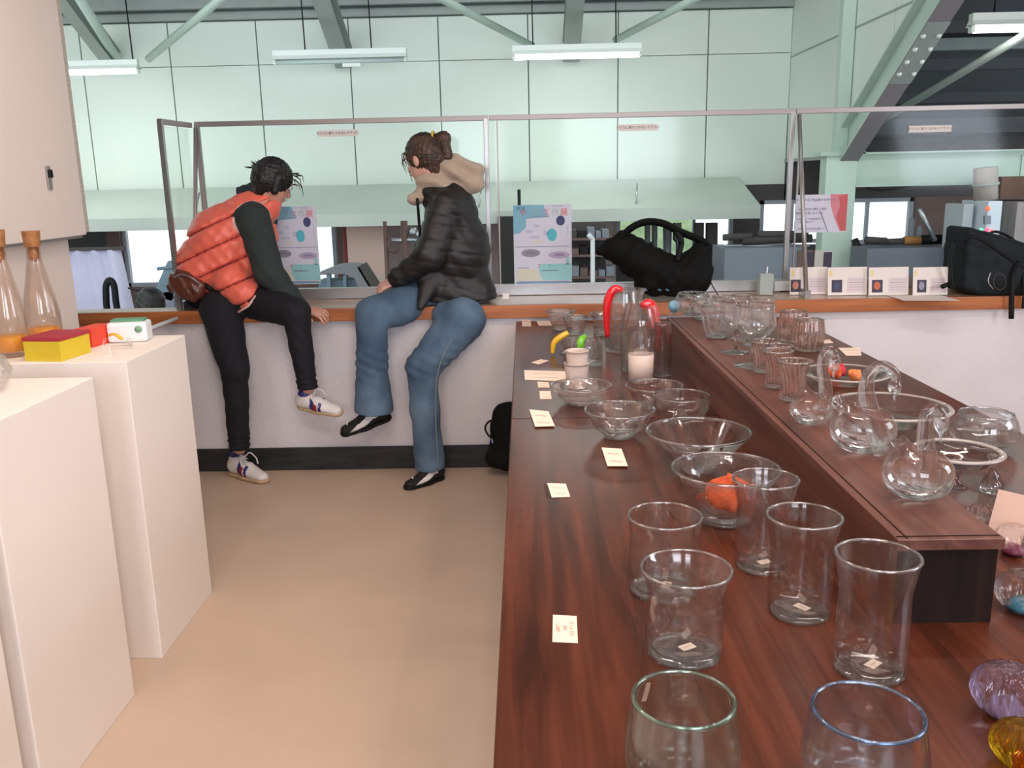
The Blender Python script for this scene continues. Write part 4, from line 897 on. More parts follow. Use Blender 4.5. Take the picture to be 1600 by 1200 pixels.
def f_jacket(P):
    d = d_cap(P, pt(708, 448, 4.70), pt(712, 390, 4.70), 0.185, 0.178, ((0, 1, 0), 0.95)); d = smin(d, d_cap(P, pt(712, 390, 4.70), pt(703, 325, 4.68), 0.17, 0.135, ((0, 1, 0), 1.2)), 0.05)
    d = smin(d, d_cap(P, pt(690, 310, 4.68), pt(676, 300, 4.64), 0.09, 0.07), 0.03)
    d = smin(d, d_cap(P, s2R, e2, 0.092, 0.078), 0.025); d = smin(d, d_cap(P, e2, w2, 0.076, 0.052), 0.03)
    d = smin(d, d_cap(P, s2L, pt(665, 400, 4.82), 0.09, 0.075), 0.025); d = smin(d, d_cap(P, pt(665, 400, 4.82), pt(628, 437, 4.64), 0.07, 0.05), 0.03)
    d = smin(d, d_cap(P, pt(690, 462, 4.62), pt(738, 460, 4.62), 0.135, 0.13), 0.03)
    s = P[..., 2]*1.0+P[..., 0]*0.18; ph = (s % 0.062)/0.062; d = d+0.005*np.exp(-((ph-0.5)/0.12)**2)+cloth_noise(P, 0.005, 38)
    d = np.maximum(d, -(P[..., 2]-pt(700, 470, 4.55)[2]+0.0)); 
    d = smin(d, d_cap(P, pt(672, 440, 4.50), pt(657, 480, 4.40), 0.06, 0.020, ((0, 1, 0), 0.7)), 0.03)
    n_ = (w2-e2)/np.linalg.norm(w2-e2); near = np.sqrt(((P-w2)**2).sum(-1)) < 0.12
    return np.where(near, np.maximum(d, (P-w2-0.02*n_)@n_.astype(np.float32)), d)
jk = solid('jacket', f_jacket, [-0.95, 4.24, 0.78], [0.12, 5.02, 1.56], 0.009, M_jacket, person2, o2)
tube('zip', [p-o2 for p in spline([pt(652, 310, 4.52), pt(655, 350, 4.55), pt(658, 400, 4.50), pt(655, 440, 4.49), pt(655, 480, 4.47)], 4)], 0.008, M_black, jk, 6)
tube('pocket_edge', [p-o2 for p in spline([pt(722, 412, 4.50), pt(714, 430, 4.505), pt(726, 450, 4.51)], 4)], 0.004, M_black, jk, 6)
def f_hood2(P):
    A, Bb, Cc, Dd = pt(648, 312, 4.60), pt(672, 282, 4.60), pt(706, 262, 4.62), pt(742, 274, 4.66)
    d = d_cap(P, A, Bb, 0.035, 0.05); d = smin(d, d_cap(P, Bb, Cc, 0.055, 0.058), 0.03); d = smin(d, d_cap(P, Cc, Dd, 0.052, 0.056), 0.03)
    d = smin(d, d_cap(P, pt(690, 292, 4.60), pt(738, 294, 4.66), 0.05, 0.042), 0.02)
    d = smin(d, d_cap(P, pt(706, 268, 4.78), pt(736, 282, 4.76), 0.07, 0.06), 0.04); d = smin(d, d_cap(P, pt(665, 300, 4.74), pt(690, 280, 4.78), 0.04, 0.05), 0.03)
    rr = P[..., 0]*26+P[..., 2]*62+1.4*np.sin(P[..., 0]*18); d = d+0.012*np.sin(rr)+0.002*np.sin(P[..., 0]*300)*np.sin(P[..., 2]*280)
    return np.maximum(d, -d_cap(P, pt(668, 270, 4.65), pt(664, 250, 4.65), 0.062, 0.08))
solid('fleece_hood', f_hood2, pt(632, 330, 4.46)-[0, 0.05, 0.05], pt(775, 225, 4.9)+[0.05, 0.05, 0.02], 0.0065, M_fleece, jk, o2)
def f_hair2(P): return hair_fn(P, hd2, M2, (0.08, 0.07, 0.085), 1.0)
h2 = solid('hair', f_hair2, hd2-0.2, hd2+0.19, 0.005, M_brownhair, person2, o2)
def f_pony(P):
    d = d_cap(P, pt(678, 216, 4.60), pt(694, 216, 4.60), 0.02, 0.032); d = smin(d, d_cap(P, pt(692, 216, 4.60), pt(700, 244, 4.59), 0.032, 0.024), 0.02)
    return d+0.0025*np.sin(P[..., 0]*500+P[..., 2]*120)
solid('ponytail', f_pony, pt(660, 262, 4.5), pt(715, 195, 4.7), 0.0045, M_brownhair, h2, o2)
c0 = pt(677, 214, 4.60); V, Fc = tube_pts([c0-o2+np.array([0.004*cos(a), 0.024*cos(a), 0.024*sin(a)]) for a in [k*pi/8 for k in range(17)]], 0.007, 6); raw('hair_tie', V, Fc, mat('yellow_hair_tie', lin(214, 180, 60), 0.6), h2, smooth=True)
random.seed(5); parts = []
for k in range(14):
    b = hd2+M2@np.array([random.uniform(-0.06, 0.05), 0.075, random.uniform(0.04, 0.09)]); e = b+M2@np.array([random.uniform(-0.02, 0.02), random.uniform(0.02, 0.05), -random.uniform(0.04, 0.13)]); parts.append(tube_pts([b-o2, (b+e)/2+M2@np.array([0, 0.022, 0.01])-o2, e-o2], [0.004, 0.003, 0.0008], 5))
V, Fc = join_lists(parts); o = raw('loose_strands', V, Fc, M_brownhair, h2, smooth=True); o['kind'] = 'stuff'
shoe(person2, o2, np.array(AZ(692, 747, 0))+[0, 0, 0.002], np.array(AZ(632, 767, 0))+[0, 0, 0.002], (0, 0, 1), 'black')
shoe_at(person2, o2, 612, 652, 531, 682, 4.36, 4.30, 'black', (-0.30, -0.4, 1.0))
# ================================================================ left display: partition, pedestals and the things on them
PX = -1.75
pa_ = thing('partition_panel', 'tall cream partition wall at the left edge behind the pedestals', 'partition', (PX, 2.0, 0))
box('lower_board', (-0.10, -0.45, 0.67), (0.08, 3.9, 1.34), M_partition, pa_, bev=0.004)
box('upper_board', (-0.04, -0.43, 2.02), (0.08, 3.93, 1.40), M_partition, pa_, bev=0.004)
box('bottom_rail', (-0.035, -0.43, 1.318), (0.035, 3.93, 0.018), M_alu, pa_)
box('edge_strip', (-0.04, 1.555, 2.02), (0.07, 0.03, 1.38), mat('worn_edge_strip', lin(196, 186, 172), 0.8, noise=0.3, scale=14, stretch=(2, 2, 8)), pa_)
pw = AX(75, 278, PX)
box('latch_plate', (0.004, pw.y-2.0, pw.z), (0.006, 0.028, 0.085), M_alu_dark, pa_, bev=0.002)
box('latch_knob', (0.010, pw.y-2.0, pw.z+0.015), (0.014, 0.02, 0.03), M_black, pa_, bev=0.004)
def pedestal(y0, y1, x0, lab, h=0.99):
    t = box('pedestal', ((x0-1.205)/2, (y0+y1)/2, h/2), (-1.205-x0, y1-y0, h), M_pedestal, bev=0.003, loc=((x0-1.205)/2, (y0+y1)/2, 0)); tag(t, lab, 'pedestal'); return t
pedestal(2.575, 3.045, -1.78, 'farthest white pedestal, carrying the yellow box and the corked bottles')
pedestal(1.86, 2.365, -1.74, 'middle white pedestal with a glass ball at its left end')
pedestal(1.30, 1.80, -1.74, 'nearest white pedestal at the lower left corner', 0.97)
PZ = 0.99
M_clear = glass_mat('clear_glass', refr=0.30)
M_clearthin = glass_mat('clear_thin_glass', refr=0.18)
M_thick = glass_mat('clear_thick_glass', refr=0.72, edge=0.8)
# corked bottles
M_cork = mat('cork', lin(176, 120, 72), 0.8, col2=lin(140, 90, 52), scale=40)
M_amberglass = glass_mat('orange_tinted_glass', tint=(1.0, 0.66, 0.22), refr=0.35, edge_tint=(0.95, 0.5, 0.12))
M_frostclear = glass_mat('pinkish_clear_glass', tint=(0.97, 0.93, 0.90), refr=0.15, edge=0.8)
def bottle(x, y, xc, lab):
    p = AZ(x, y, PZ); m = mpp(p); t = thing('corked_bottle', lab, 'bottle', tuple(p), 'corked glass bottles on the far pedestal')
    r = 26*m; H = rise(p, 386)
    prof = [(0, 0), (r*0.92, 0.002), (r, 0.012), (r, H*0.30), (r*0.86, H*0.50), (r*0.60, H*0.72), (r*0.40, H*0.88), (r*0.36, H), (r*0.30, H), (r*0.34, H*0.88), (r*0.54, H*0.70), (r*0.80, H*0.49), (r*0.93, H*0.29), (r*0.93, 0.02), (0, 0.016)]
    V, Fc = lathe(prof, 36); raw('bottle_body', V, Fc, M_frostclear, t, smooth=True)
    V, Fc = lathe([(0, 0.017), (r*0.90, 0.019), (r*0.90, H*0.17), (r*0.82, H*0.19), (0, H*0.18)], 32); raw('orange_base_glass', V, Fc, mat('amber_%d' % x, lin(250, 176, 60), 0.35, noise=0.15, scale=10), t, smooth=True)
    V, Fc = lathe([(0, H-0.05), (r*0.26, H-0.04), (r*0.30, H), (r*0.42, H+0.001), (r*0.50, H+0.052), (0, H+0.053)], 24); raw('cork_stopper', V, Fc, M_cork, t)
bottle(22, 556, 5, 'corked clear bottle with orange base at the left edge')
bottle(73, 540, 56, 'corked clear bottle with orange base behind the yellow box')
def lidded_box(x0, y0, x1, y1, xt, yt, depth, cb, cl, lab, lidh=0.010, rot=0.12):
    pass
# yellow box with red lid
pb_ = AZ(97, 562, PZ); m = mpp(pb_); hgt = rise(pb_, 531)
yb = thing('lidded_box', 'yellow box with a dark red lid on the far pedestal', 'box', (pb_.x-0.035, pb_.y+0.05, PZ)); yb.rotation_euler.z = -0.12
box('box_body', (0, 0, hgt/2), (62*m, 0.15, hgt), mat('yellow_card', lin(216, 186, 40), 0.6, noise=0.06), yb, bev=0.002)
box('lid', (0, 0, hgt+0.006), (64*m, 0.153, 0.012), mat('dark_red_card', lin(164, 40, 56), 0.6), yb, bev=0.002)
pr = AZ(134, 546, PZ); m = mpp(pr)
rbx = box('small_box', (pr.x-0.012, pr.y+0.09, PZ+0.031), (0.062, 0.12, 0.062), mat('red_orange_card', lin(222, 66, 40), 0.6), bev=0.002, loc=(pr.x-0.012, pr.y+0.09, PZ)); rbx.rotation_euler.z = -0.12
tag(rbx, 'small red-orange box half hidden behind the yellow box', 'box')
pc = AZ(196, 536, PZ); m = mpp(pc); h = rise(pc, 503)
wx = thing('lidded_box', 'small white box with a green lid at the back of the far pedestal', 'box', (pc.x, pc.y+0.045, PZ)); wx.rotation_euler.z = 0.15
box('box_body', (0, 0, h*0.48), (60*m, 0.08, h*0.95), M_white, wx, bev=0.012); box('lid', (0.0, 0, h*0.97), (50*m, 0.055, 0.014), mat('green_card', lin(92, 142, 112), 0.6), wx, bev=0.004)
tube('round_emblem', [(18*m, -0.040, h*0.62), (18*m, -0.0425, h*0.62)], 0.012, mat('green_print', lin(120, 160, 132), 0.6), wx, 16)
pk = AZ(186, 540, PZ)
tube('glass_hook', spline([tuple(pk+Vector((-0.03, 0, 0.035))), tuple(pk+Vector((-0.005, -0.01, 0.04))), tuple(pk+Vector((0.02, -0.01, 0.022)))], 5), [0.004]*6+[0.006]*4+[0.003], mat('orange_yellow_glass', lin(246, 176, 46), 0.2), None, 8); tag(bpy.data.objects['glass_hook'], 'curved orange-yellow glass piece before the white box with green lid', 'ornament')
gd = thing('glass_holder', 'low clear glass holder under the orange-yellow glass piece', 'holder', tuple(AZ(185, 545, PZ)))
for dx in (-0.05, 0.045): tube('leg', [(dx, 0, 0.004), (dx*0.8, 0.0, 0.035)], 0.005, M_clear, gd, 8)
tube('bar', [(-0.045, 0, 0.012), (0.045, 0, 0.014)], 0.005, M_clear, gd, 8)
cdp = AZ(167, 556, PZ); cd = box('price_card', (cdp.x, cdp.y, PZ+0.016), (0.04, 0.0016, 0.032), M_paper, loc=(cdp.x, cdp.y, PZ)); cd.rotation_euler.z = -0.5; tag(cd, 'small blank card standing on the far pedestal beside the yellow box', 'card')
ps = AZ(-14, 612, 0.99); r = 0.055
bl = thing('glass_ball', 'clear blown glass ball cut by the left edge on the middle pedestal', 'ornament', (ps.x, ps.y, 0.99))
V, Fc = lathe([(0, 0), (0.02, 0.001), (r*0.8, r*0.4), (r, r), (r*0.8, r*1.6), (r*0.3, r*1.95), (0.012, r*2.0), (0.010, r*1.93), (r*0.74, r*1.55), (r*0.93, r), (r*0.74, r*0.45), (0, 0.012)], 36, lambda r_, z, a: (r_*(1+0.025*sin(12*a+z*30)), z)); raw('ball', V, Fc, M_clear, bl, smooth=True)
# ---------------------------------------------------------------- brown waist pouch
po = thing('waist_pouch', 'shiny brown leather waist pouch on the back of the orange vest wearer', 'bag', tuple(pt(292, 447, 4.45)))
pc_ = pt(293, 447, 4.45)
def f_pouch(P):
    d = d_cap(P, pt(283, 440, 4.45), pt(302, 452, 4.44), 0.062, 0.066, ((0, 1, 0), 0.75)); d = smin(d, d_cap(P, pt(272, 448, 4.46), pt(282, 450, 4.46), 0.028, 0.04), 0.03); return d+0.0035*np.sin(P[..., 0]*120+P[..., 2]*60)
solid('pouch_body', f_pouch, pc_-0.15, pc_+0.15, 0.006, mat('brown_leather', lin(100, 50, 36), 0.3, noise=0.3, scale=14, bump=0.3, bscale=60, coat=0.3), po, pc_)
tube('zip', [p-pc_ for p in spline([pt(270, 436, 4.42), pt(284, 429, 4.398), pt(300, 434, 4.387), pt(314, 444, 4.40)], 4)], 0.004, M_alu_dark, po, 6)
tube('belt', [p-pc_ for p in spline([pt(310, 436, 4.48), pt(330, 452, 4.46), pt(345, 470, 4.53)], 4)], 0.012, M_black, po, 8)
# ---------------------------------------------------------------- posters
def poster(px0, py0, px1, py1, Y, lab, cat='poster', name='poster'):
    a = AY(px0, py1, Y); b = AY(px1, py0, Y); w = b.x-a.x; h = b.z-a.z
    t = thing(name, lab, cat, ((a.x+b.x)/2, Y, a.z)); box('sheet', (0, 0, h/2), (w, 0.002, h), M_poster, t); return t, w, h
M_poster = mat('poster_paper', lin(205, 204, 216), 0.5)
PRN = {}
def ink(name, rgb):
    if name not in PRN: PRN[name] = mat(name, lin(*rgb), 0.6)
    return PRN[name]
def decal(t, w, h, shapes, m, lay=1, name='print'):
    'shapes in 0..1 poster coordinates (from the top left): rectangles (x0,y0,x1,y1) or ellipses (cx,cy,rx,ry,"e") or polygons'
    for s in shapes:
        if s[-1] == 'e': pts = [(s[0]+s[2]*cos(k*pi/12), s[1]+s[3]*sin(k*pi/12)) for k in range(24)]
        elif s[-1] == 'p': pts = s[0]
        else: pts = [(s[0], s[1]), (s[2], s[1]), (s[2], s[3]), (s[0], s[3])]
        bm = bm_new(); add_prism(bm, [((x-0.5)*w, -0.0012-0.0003*lay, (1-y)*h) for x, y in pts], (0, 0.0003, 0)); o = bm_out(name, bm, m, t)
    return o
def exhibit_poster(t, w, h):
    decal(t, w, h, [([(0.0, 0.0), (0.52, 0.0), (0.6, 0.15), (0.22, 0.17), (0.215, 0.28), (0.10, 0.35), (0.0, 0.36)], 'p')], ink('poster_blue', (124, 176, 196)), 1)
    decal(t, w, h, [([(0.44, 0.74), (1.0, 0.74), (1.0, 0.95), (0.5, 0.95), (0.43, 0.85)], 'p'), (0.9, 0.66, 0.96, 0.75)], ink('poster_aqua', (146, 198, 198)), 1)
    decal(t, w, h, [([(0.04, 0.8), (0.4, 0.8), (0.45, 0.95), (0.04, 0.95)], 'p'), (0.42, 0.46, 0.09, 0.02, 'e')], ink('poster_cream', (206, 204, 186)), 1)
    decal(t, w, h, [(0.66, 0.375, 0.085, 0.08, 'e')], ink('poster_teal', (84, 178, 192)), 2)
    decal(t, w, h, [(0.81, 0.2, 0.075, 0.062, 'e')], ink('poster_navy', (58, 64, 108)), 2)
    decal(t, w, h, [(0.29, 0.60, 0.165, 0.05, 'e')], ink('poster_greyprint', (140, 136, 150)), 2)
    decal(t, w, h, [(0.78, 0.63, 0.185, 0.045, 'e')], ink('poster_lilacprint', (176, 160, 188)), 2)
    decal(t, w, h, [(0.27, 0.33, 0.07, 0.02, 'e'), (0.36, 0.40, 0.1, 0.016, 'e'), (0.55, 0.35, 0.04, 0.035, 'e'), (0.4, 0.26, 0.05, 0.02, 'e')], ink('poster_palelilac', (184, 184, 206)), 2)
    decal(t, w, h, [(0.03, 0.518, 0.96, 0.524), (0.05, 0.96, 0.95, 0.965), (0.28, 0.145, 0.62, 0.15), (0.48, 0.82, 0.76, 0.83), (0.06, 0.782, 0.26, 0.79), (0.93, 0.25, 0.935, 0.37)], ink('poster_line', (110, 112, 130)), 3)
    decal(t, w, h, [(0.03, 0.965, 1.0, 0.99)], ink('poster_foot', (120, 150, 170)), 2)
    Z = lambda y: (1-y)*h; X = lambda x: (x-0.5)*w
    lettering('2010', 0.055*h, ink('poster_navy', (58, 64, 108)), t, (X(0.13), -0.0022, Z(0.04)))
    for s, x, c in (('や', 0.17, (196, 82, 92)), ('ガ', 0.38, (150, 176, 150)), ('ラ', 0.47, (150, 160, 190)), ('ス', 0.56, (216, 128, 120)), ('作', 0.72, (160, 184, 176)), ('展', 0.87, (212, 104, 96))):
        lettering(s, 0.10*h, ink('poster_'+'%d%d%d' % c, c), t, (X(x), -0.0022, Z(0.10)))
    lettering('手づくり市', 0.022*h, ink('poster_line', (110, 112, 130)), t, (X(0.77), -0.0022, Z(0.02)))
    lettering('作品展示', 0.032*h, ink('poster_line', (110, 112, 130)), t, (X(0.29), -0.0024, Z(0.6)))
    lettering('体験教室', 0.032*h, ink('poster_line', (110, 112, 130)), t, (X(0.78), -0.0024, Z(0.63)))
    lettering('7', 0.07*h, ink('poster_red7', (196, 84, 96)), t, (X(0.43), -0.0024, Z(0.77)))
    lettering('5', 0.06*h, ink('poster_teal', (84, 178, 192)), t, (X(0.62), -0.0024, Z(0.77)))
t, w, h = poster(804, 319, 893, 445, FY-0.012, 'blue and white exhibition poster on the middle glass screen beside the big bag'); exhibit_poster(t, w, h)
t, w, h = poster(424, 322, 493, 445, FY-0.012, 'blue and white exhibition poster on the left glass, half behind the orange vest'); exhibit_poster(t, w, h)
t, w, h = poster(1241, 303, 1325, 364, FY-0.014, 'white landscape poster with a red flame-like edge on the right glass screen')
decal(t, w, h, [([(0.66, 0.0), (1.0, 0.0), (1.0, 0.97), (0.88, 0.97), (0.76, 0.62), (0.68, 0.3)], 'p')], ink('flame_pink', (206, 128, 138)), 1)
decal(t, w, h, [([(0.82, 0.06), (1.0, 0.0), (1.0, 0.97), (0.9, 0.97), (0.80, 0.6), (0.86, 0.3)], 'p')], ink('flame_red', (192, 88, 88)), 2)
decal(t, w, h, [([(0.48, 0.42), (0.56, 0.66), (0.66, 1.0), (0.645, 1.0), (0.54, 0.66), (0.47, 0.44)], 'p')], ink('poster_line', (110, 112, 130)), 2)
for tx, x, y, sz in (('ガラスの花 作品展のお知らせ', 0.38, 0.14, 0.062), ('会期  作品の展示と販売', 0.33, 0.38, 0.055), ('期間中 お楽しみ下さい', 0.28, 0.49, 0.055), ('午前十時より午後五時まで', 0.28, 0.64, 0.045), ('入場は無料です', 0.2, 0.72, 0.045), ('お問い合わせは工房まで', 0.32, 0.90, 0.05)):
    lettering(tx, sz*h*1.3, ink('poster_line', (110, 112, 130)), t, ((x-0.5)*w, -0.0018, (1-y)*h))
# ---------------------------------------------------------------- photo cards leaning on the right screen
def photo_card(x0, x1, y0, y1, pc0, pcol, lab, tilt=-0.14, Y=None):
    p = AZ((x0+x1)/2, y1, CT+0.002); p.y = Y or min(p.y, 4.74); a = AY(x0, y1, p.y); b = AY(x1, y1, p.y); w = b.x-a.x; hh_ = rise(p, y0)*1.01
    t = thing('photo_card', lab, 'card', ((a.x+b.x)/2, p.y, CT+0.002)); t.rotation_euler.x = tilt; box('sheet', (0, 0, hh_/2), (w, 0.002, hh_), M_paper, t)
    decal(t, w, hh_, [(0.5, 0.38, 0.96, 0.92)], ink('card_pinktext', (216, 200, 200)), 1, 'text_block'); decal(t, w, hh_, [(pc0, 0.45, pc0+0.27, 0.9)], ink('photo_dark', (64, 56, 76)), 1, 'photo')
    decal(t, w, hh_, [(pc0+0.13, 0.66, 0.08, 0.15, 'e')], ink('photo_%d' % x0, pcol), 2, 'photo_detail'); decal(t, w, hh_, [(0.04, 0.1, 0.12, 0.32)], ink('card_yellow', (232, 210, 150)), 1, 'yellow_mark')
    for k in range(5): decal(t, w, hh_, [(0.54, 0.46+k*0.085, 0.92, 0.472+k*0.085)], ink('poster_line', (110, 112, 130)) if k % 2 else ink('card_rose', (190, 160, 160)), 2, 'text_line')
    return t
photo_card(1234, 1292, 418, 460, 0.02, (186, 120, 96), 'white photo card with a reddish snapshot, leftmost, crossed by the aluminium brace')
photo_card(1293, 1354, 418, 461, 0.1, (70, 74, 100), 'white photo card with a dark upright snapshot, second from the left')
photo_card(1357, 1419, 418, 461, 0.08, (200, 104, 72), 'white photo card with an orange and blue snapshot, third from the left')
photo_card(1426, 1480, 418, 461, 0.12, (150, 140, 160), 'white photo card with a purplish snapshot, touching the right bag')
photo_card(1482, 1530, 420, 459, 0.5, (150, 140, 160), 'white photo card mostly hidden behind the right bag', Y=4.80)
for x0, x1, lab, c_ in ((1246, 1272, 'small dark booklet behind the aluminium brace', (110, 90, 80)), (1273, 1302, 'small pale booklet with a dark picture behind the photo cards', (200, 196, 190))):
    a = AY(x0, 420, FY+0.03); b = AY(x1, 391, FY+0.03); tt = thing('booklet', lab, 'booklet', ((a.x+b.x)/2, FY+0.045, CT)); ww = b.x-a.x; hq = b.z-CT
    box('cover', (0, 0, hq/2), (ww, 0.01, hq), ink('booklet%d' % x0, c_), tt); decal(tt, ww, hq, [(0.5, 0.05, 0.98, 0.5)], ink('photo_dark', (64, 56, 76)), 1); tt.children[1].location.y = -0.005
q = [AZ(x, y, CT) for x, y in ((1385, 462), (1470, 462), (1500, 470), (1412, 470))]; bm = bm_new(); cc = sum(q, Vector())/4; add_prism(bm, [p-cc for p in q], (0, 0, 0.0012)); tag(bm_out('paper_sheet', bm, M_paper, None, tuple(cc+Vector((0, 0, 0.001)))), 'white sheet of paper lying flat on the counter before the photo cards', 'paper')
lb = AY(790, 473, CY-0.05); sc_ = box('counter_label', (AY(790, 473, 4.6).x, 4.70, CT+0.016), (0.035, 0.004, 0.03), M_paper, loc=(AY(790, 473, 4.7).x, 4.70, CT)); tag(sc_, 'tiny white label with marks standing below the centre post of the screens', 'label')
# frosted tumbler with a stick
p = AZ(1195, 460, CT); m = mpp(p); H = rise(p, 427); M_frost = mat('frosted_glass', lin(206, 214, 208), 0.55, trans=0.55, spec=0.4)
fr = thing('frosted_tumbler', 'small frosted square tumbler with a white stick on the counter by the foot plate', 'glass', tuple(p)); bm = bm_new(); add_box(bm, (0, 0, H/2), (21*m, 0.06, H), bev=0.004); bm_out('tumbler_body', bm, M_frost, fr); tube('stick', [(0.0, 0, 0.03), (0.008, 0, H+0.035)], 0.004, M_white, fr, 8)
box('clear_block', tuple(AZ(1212, 462, CT)+Vector((0, 0, 0.012))), (0.03, 0.03, 0.024), M_clearthin); tag(bpy.data.objects['clear_block'], 'small clear glass block right of the frosted square tumbler', 'block')
# ---------------------------------------------------------------- bags
M_bag = mat('black_nylon', lin(13, 15, 13), 0.8, spec=0.2, noise=0.4, scale=9, bump=0.3, bscale=70)
M_bag2 = mat('blue_black_nylon', lin(20, 28, 32), 0.7, spec=0.3, noise=0.3, scale=8, bump=0.25, bscale=90)
def P46(x, y, Y=4.62): return pt(x, y, Y)
bo = P46(1040, 462)
def f_big(P):
    d = d_cap(P, P46(1020, 432), P46(1078, 430), 0.105, 0.115, ((0, 1, 0), 0.85)); d = smin(d, d_cap(P, P46(1080, 430), P46(1096, 392), 0.10, 0.055, ((0, 1, 0), 0.9)), 0.04)
    d = smin(d, d_cap(P, P46(952, 384), P46(990, 402), 0.034, 0.085), 0.05); d = smin(d, d_cap(P, P46(990, 400), P46(1030, 420), 0.09, 0.09), 0.05); d = smin(d, d_cap(P, P46(938, 392), P46(970, 392), 0.022, 0.05), 0.03)
    d = smin(d, d_cap(P, P46(975, 375), P46(962, 395), 0.05, 0.05), 0.03)
    d = d+cloth_noise(P, 0.007, 34)+0.003*np.sin(P[..., 0]*80-P[..., 2]*90); d = np.maximum(d, -(P[..., 2]-CT-0.002)); return d
big = thing('duffel_bag', 'large black soft bag with an arched strap slumped on the counter in the middle', 'bag', (bo[0], 4.62, CT+0.002)); bo = np.array(big.location)
solid('bag_body', f_big, [bo[0]-0.42, 4.40, CT-0.02], [bo[0]+0.36, 4.80, CT+0.5], 0.008, M_bag, big, bo)
tube('shoulder_strap', [p-bo for p in spline([P46(968, 378, 4.60), P46(984, 358, 4.58), P46(1008, 347, 4.57), P46(1035, 349, 4.57), P46(1062, 362, 4.58), P46(1092, 374, 4.6), P46(1104, 382, 4.6)], 6)], 0.036, M_bag, big, 10, flat=0.5)
tube('side_strap', [p-bo for p in spline([P46(1052, 356, 4.57), P46(1064, 374, 4.56), P46(1062, 392, 4.56), P46(1058, 408, 4.54)], 5)], 0.015, M_black, big, 8)
tube('buckle', [P46(1061, 371, 4.55)-bo, P46(1063, 380, 4.55)-bo], 0.017, M_black, big, 6, flat=0.5)
tube('drawcord', [p-bo for p in spline([P46(1108, 435, 4.56), P46(1114, 448, 4.54), P46(1122, 461, 4.55)], 4)], 0.003, M_black, big, 5)
for x in (1006, 1028, 1040): tube('bottom_tag', [P46(x, 452, 4.505)-bo, P46(x+5, 454, 4.50)-bo], 0.012, ink('bag_tag_blue', (70, 110, 132)), big, 6, flat=0.4)
bo3 = P46(1545, 468, 4.62)
def f_cam(P):
    q = P-pt(1548, 418, 4.62).astype(np.float32); a = -0.30; x = q[..., 0]*cos(a)+q[..., 2]*sin(a)*-1; z = q[..., 0]*sin(a)+q[..., 2]*cos(a)
    x = q[..., 0]; z = q[..., 2]+0.30*q[..., 0]
    s = np.stack([np.abs(x)-0.165, np.abs(q[..., 1])-0.095, np.abs(z)-0.13], -1); d = np.sqrt((np.maximum(s, 0)**2).sum(-1))+np.minimum(s.max(-1), 0)-0.035
    d = smin(d, d_cap(P, pt(1560, 438, 4.50), pt(1595, 440, 4.50), 0.07, 0.075, ((0, 1, 0), 0.6)), 0.02)
    d = d+cloth_noise(P, 0.003, 40)+0.006*np.exp(-((z-0.07)/0.006)**2); return np.maximum(d, -(P[..., 2]-CT-0.002))
cb_ = thing('camera_bag', 'dark blue-black shoulder bag with straps at the right end of the counter', 'bag', (float(bo3[0]), 4.62, CT+0.002)); bo3 = np.array(cb_.location)
solid('bag_body', f_cam, [bo3[0]-0.32, 4.36, CT-0.02], [bo3[0]+0.36, 4.80, CT+0.42], 0.0085, M_bag2, cb_, bo3)
tube('carry_strap', [p-bo3 for p in spline([pt(1535, 372, 4.6), pt(1556, 362, 4.6), pt(1585, 376, 4.58), pt(1612, 408, 4.56), pt(1640, 440, 4.56)], 6)], 0.014, M_black, cb_, 8, flat=0.5)
tube('hanging_strap', [p-bo3 for p in spline([pt(1590, 408, 4.48), pt(1583, 430, 4.44), pt(1581, 460, 4.42), pt(1580, 498, 4.42)], 5)], 0.013, M_black, cb_, 8, flat=0.45)
tube('hanging_strap', [p-bo3 for p in spline([pt(1598, 420, 4.48), pt(1602, 450, 4.43), pt(1600, 482, 4.42)], 5)], 0.013, M_black, cb_, 8, flat=0.45)
tube('seam_trim', [p-bo3 for p in spline([pt(1486, 390, 4.52), pt(1520, 370, 4.48), pt(1560, 392, 4.48), pt(1598, 420, 4.48)], 6)], 0.008, M_black, cb_, 6)
tube('zip_pull', [p-bo3 for p in spline([pt(1548, 425, 4.45), pt(1544, 440, 4.44), pt(1552, 452, 4.44)], 4)], 0.003, M_alu, cb_, 6)
tube('ring', [pt(1562+10*cos(a), 440+13*sin(a), 4.43)-bo3 for a in [k*pi/8 for k in range(17)]], 0.0018, M_darkwall, cb_, 6)
tube('side_buckle', [pt(1482, 444, 4.50)-bo3, pt(1472, 448, 4.48)-bo3], 0.012, M_black, cb_, 6)
for x, r_ in ((1490, 0.016),): tube('edge_strap', [p-bo3 for p in spline([pt(1492, 378, 4.50), pt(1484, 410, 4.5), pt(1490, 452, 4.5)], 4)], r_, M_bag2, cb_, 8, flat=0.5)
# small black backpack on the floor beside the table
bk = thing('backpack', 'small black backpack on the floor half hidden by the left table edge', 'bag', (-0.12, 4.34, 0.0)); bk0 = np.array([-0.12, 4.34, 0])
def f_back(P):
    d = d_cap(P, np.array([-0.105, 4.36, 0.12]), np.array([-0.10, 4.38, 0.30]), 0.10, 0.085, ((0, 1, 0), 0.7)); d = smin(d, d_cap(P, pt(782, 660, 4.40), pt(786, 648, 4.4), 0.04, 0.02), 0.03)
    d = smin(d, d_cap(P, pt(772, 715, 4.33), pt(785, 718, 4.33), 0.05, 0.05), 0.02); d = d+cloth_noise(P, 0.004, 45); return np.maximum(d, -(P[..., 2]-0.002))
solid('bag_body', f_back, [-0.34, 4.18, -0.02], [0.15, 4.5, 0.52], 0.008, M_bag, bk, bk0)
tube('grab_handle', [p-bk0 for p in spline([pt(779, 656, 4.36), pt(765, 658, 4.35), pt(758, 668, 4.35), pt(763, 680, 4.35), pt(772, 686, 4.35)], 5)], 0.010, M_black, bk, 8, flat=0.5)
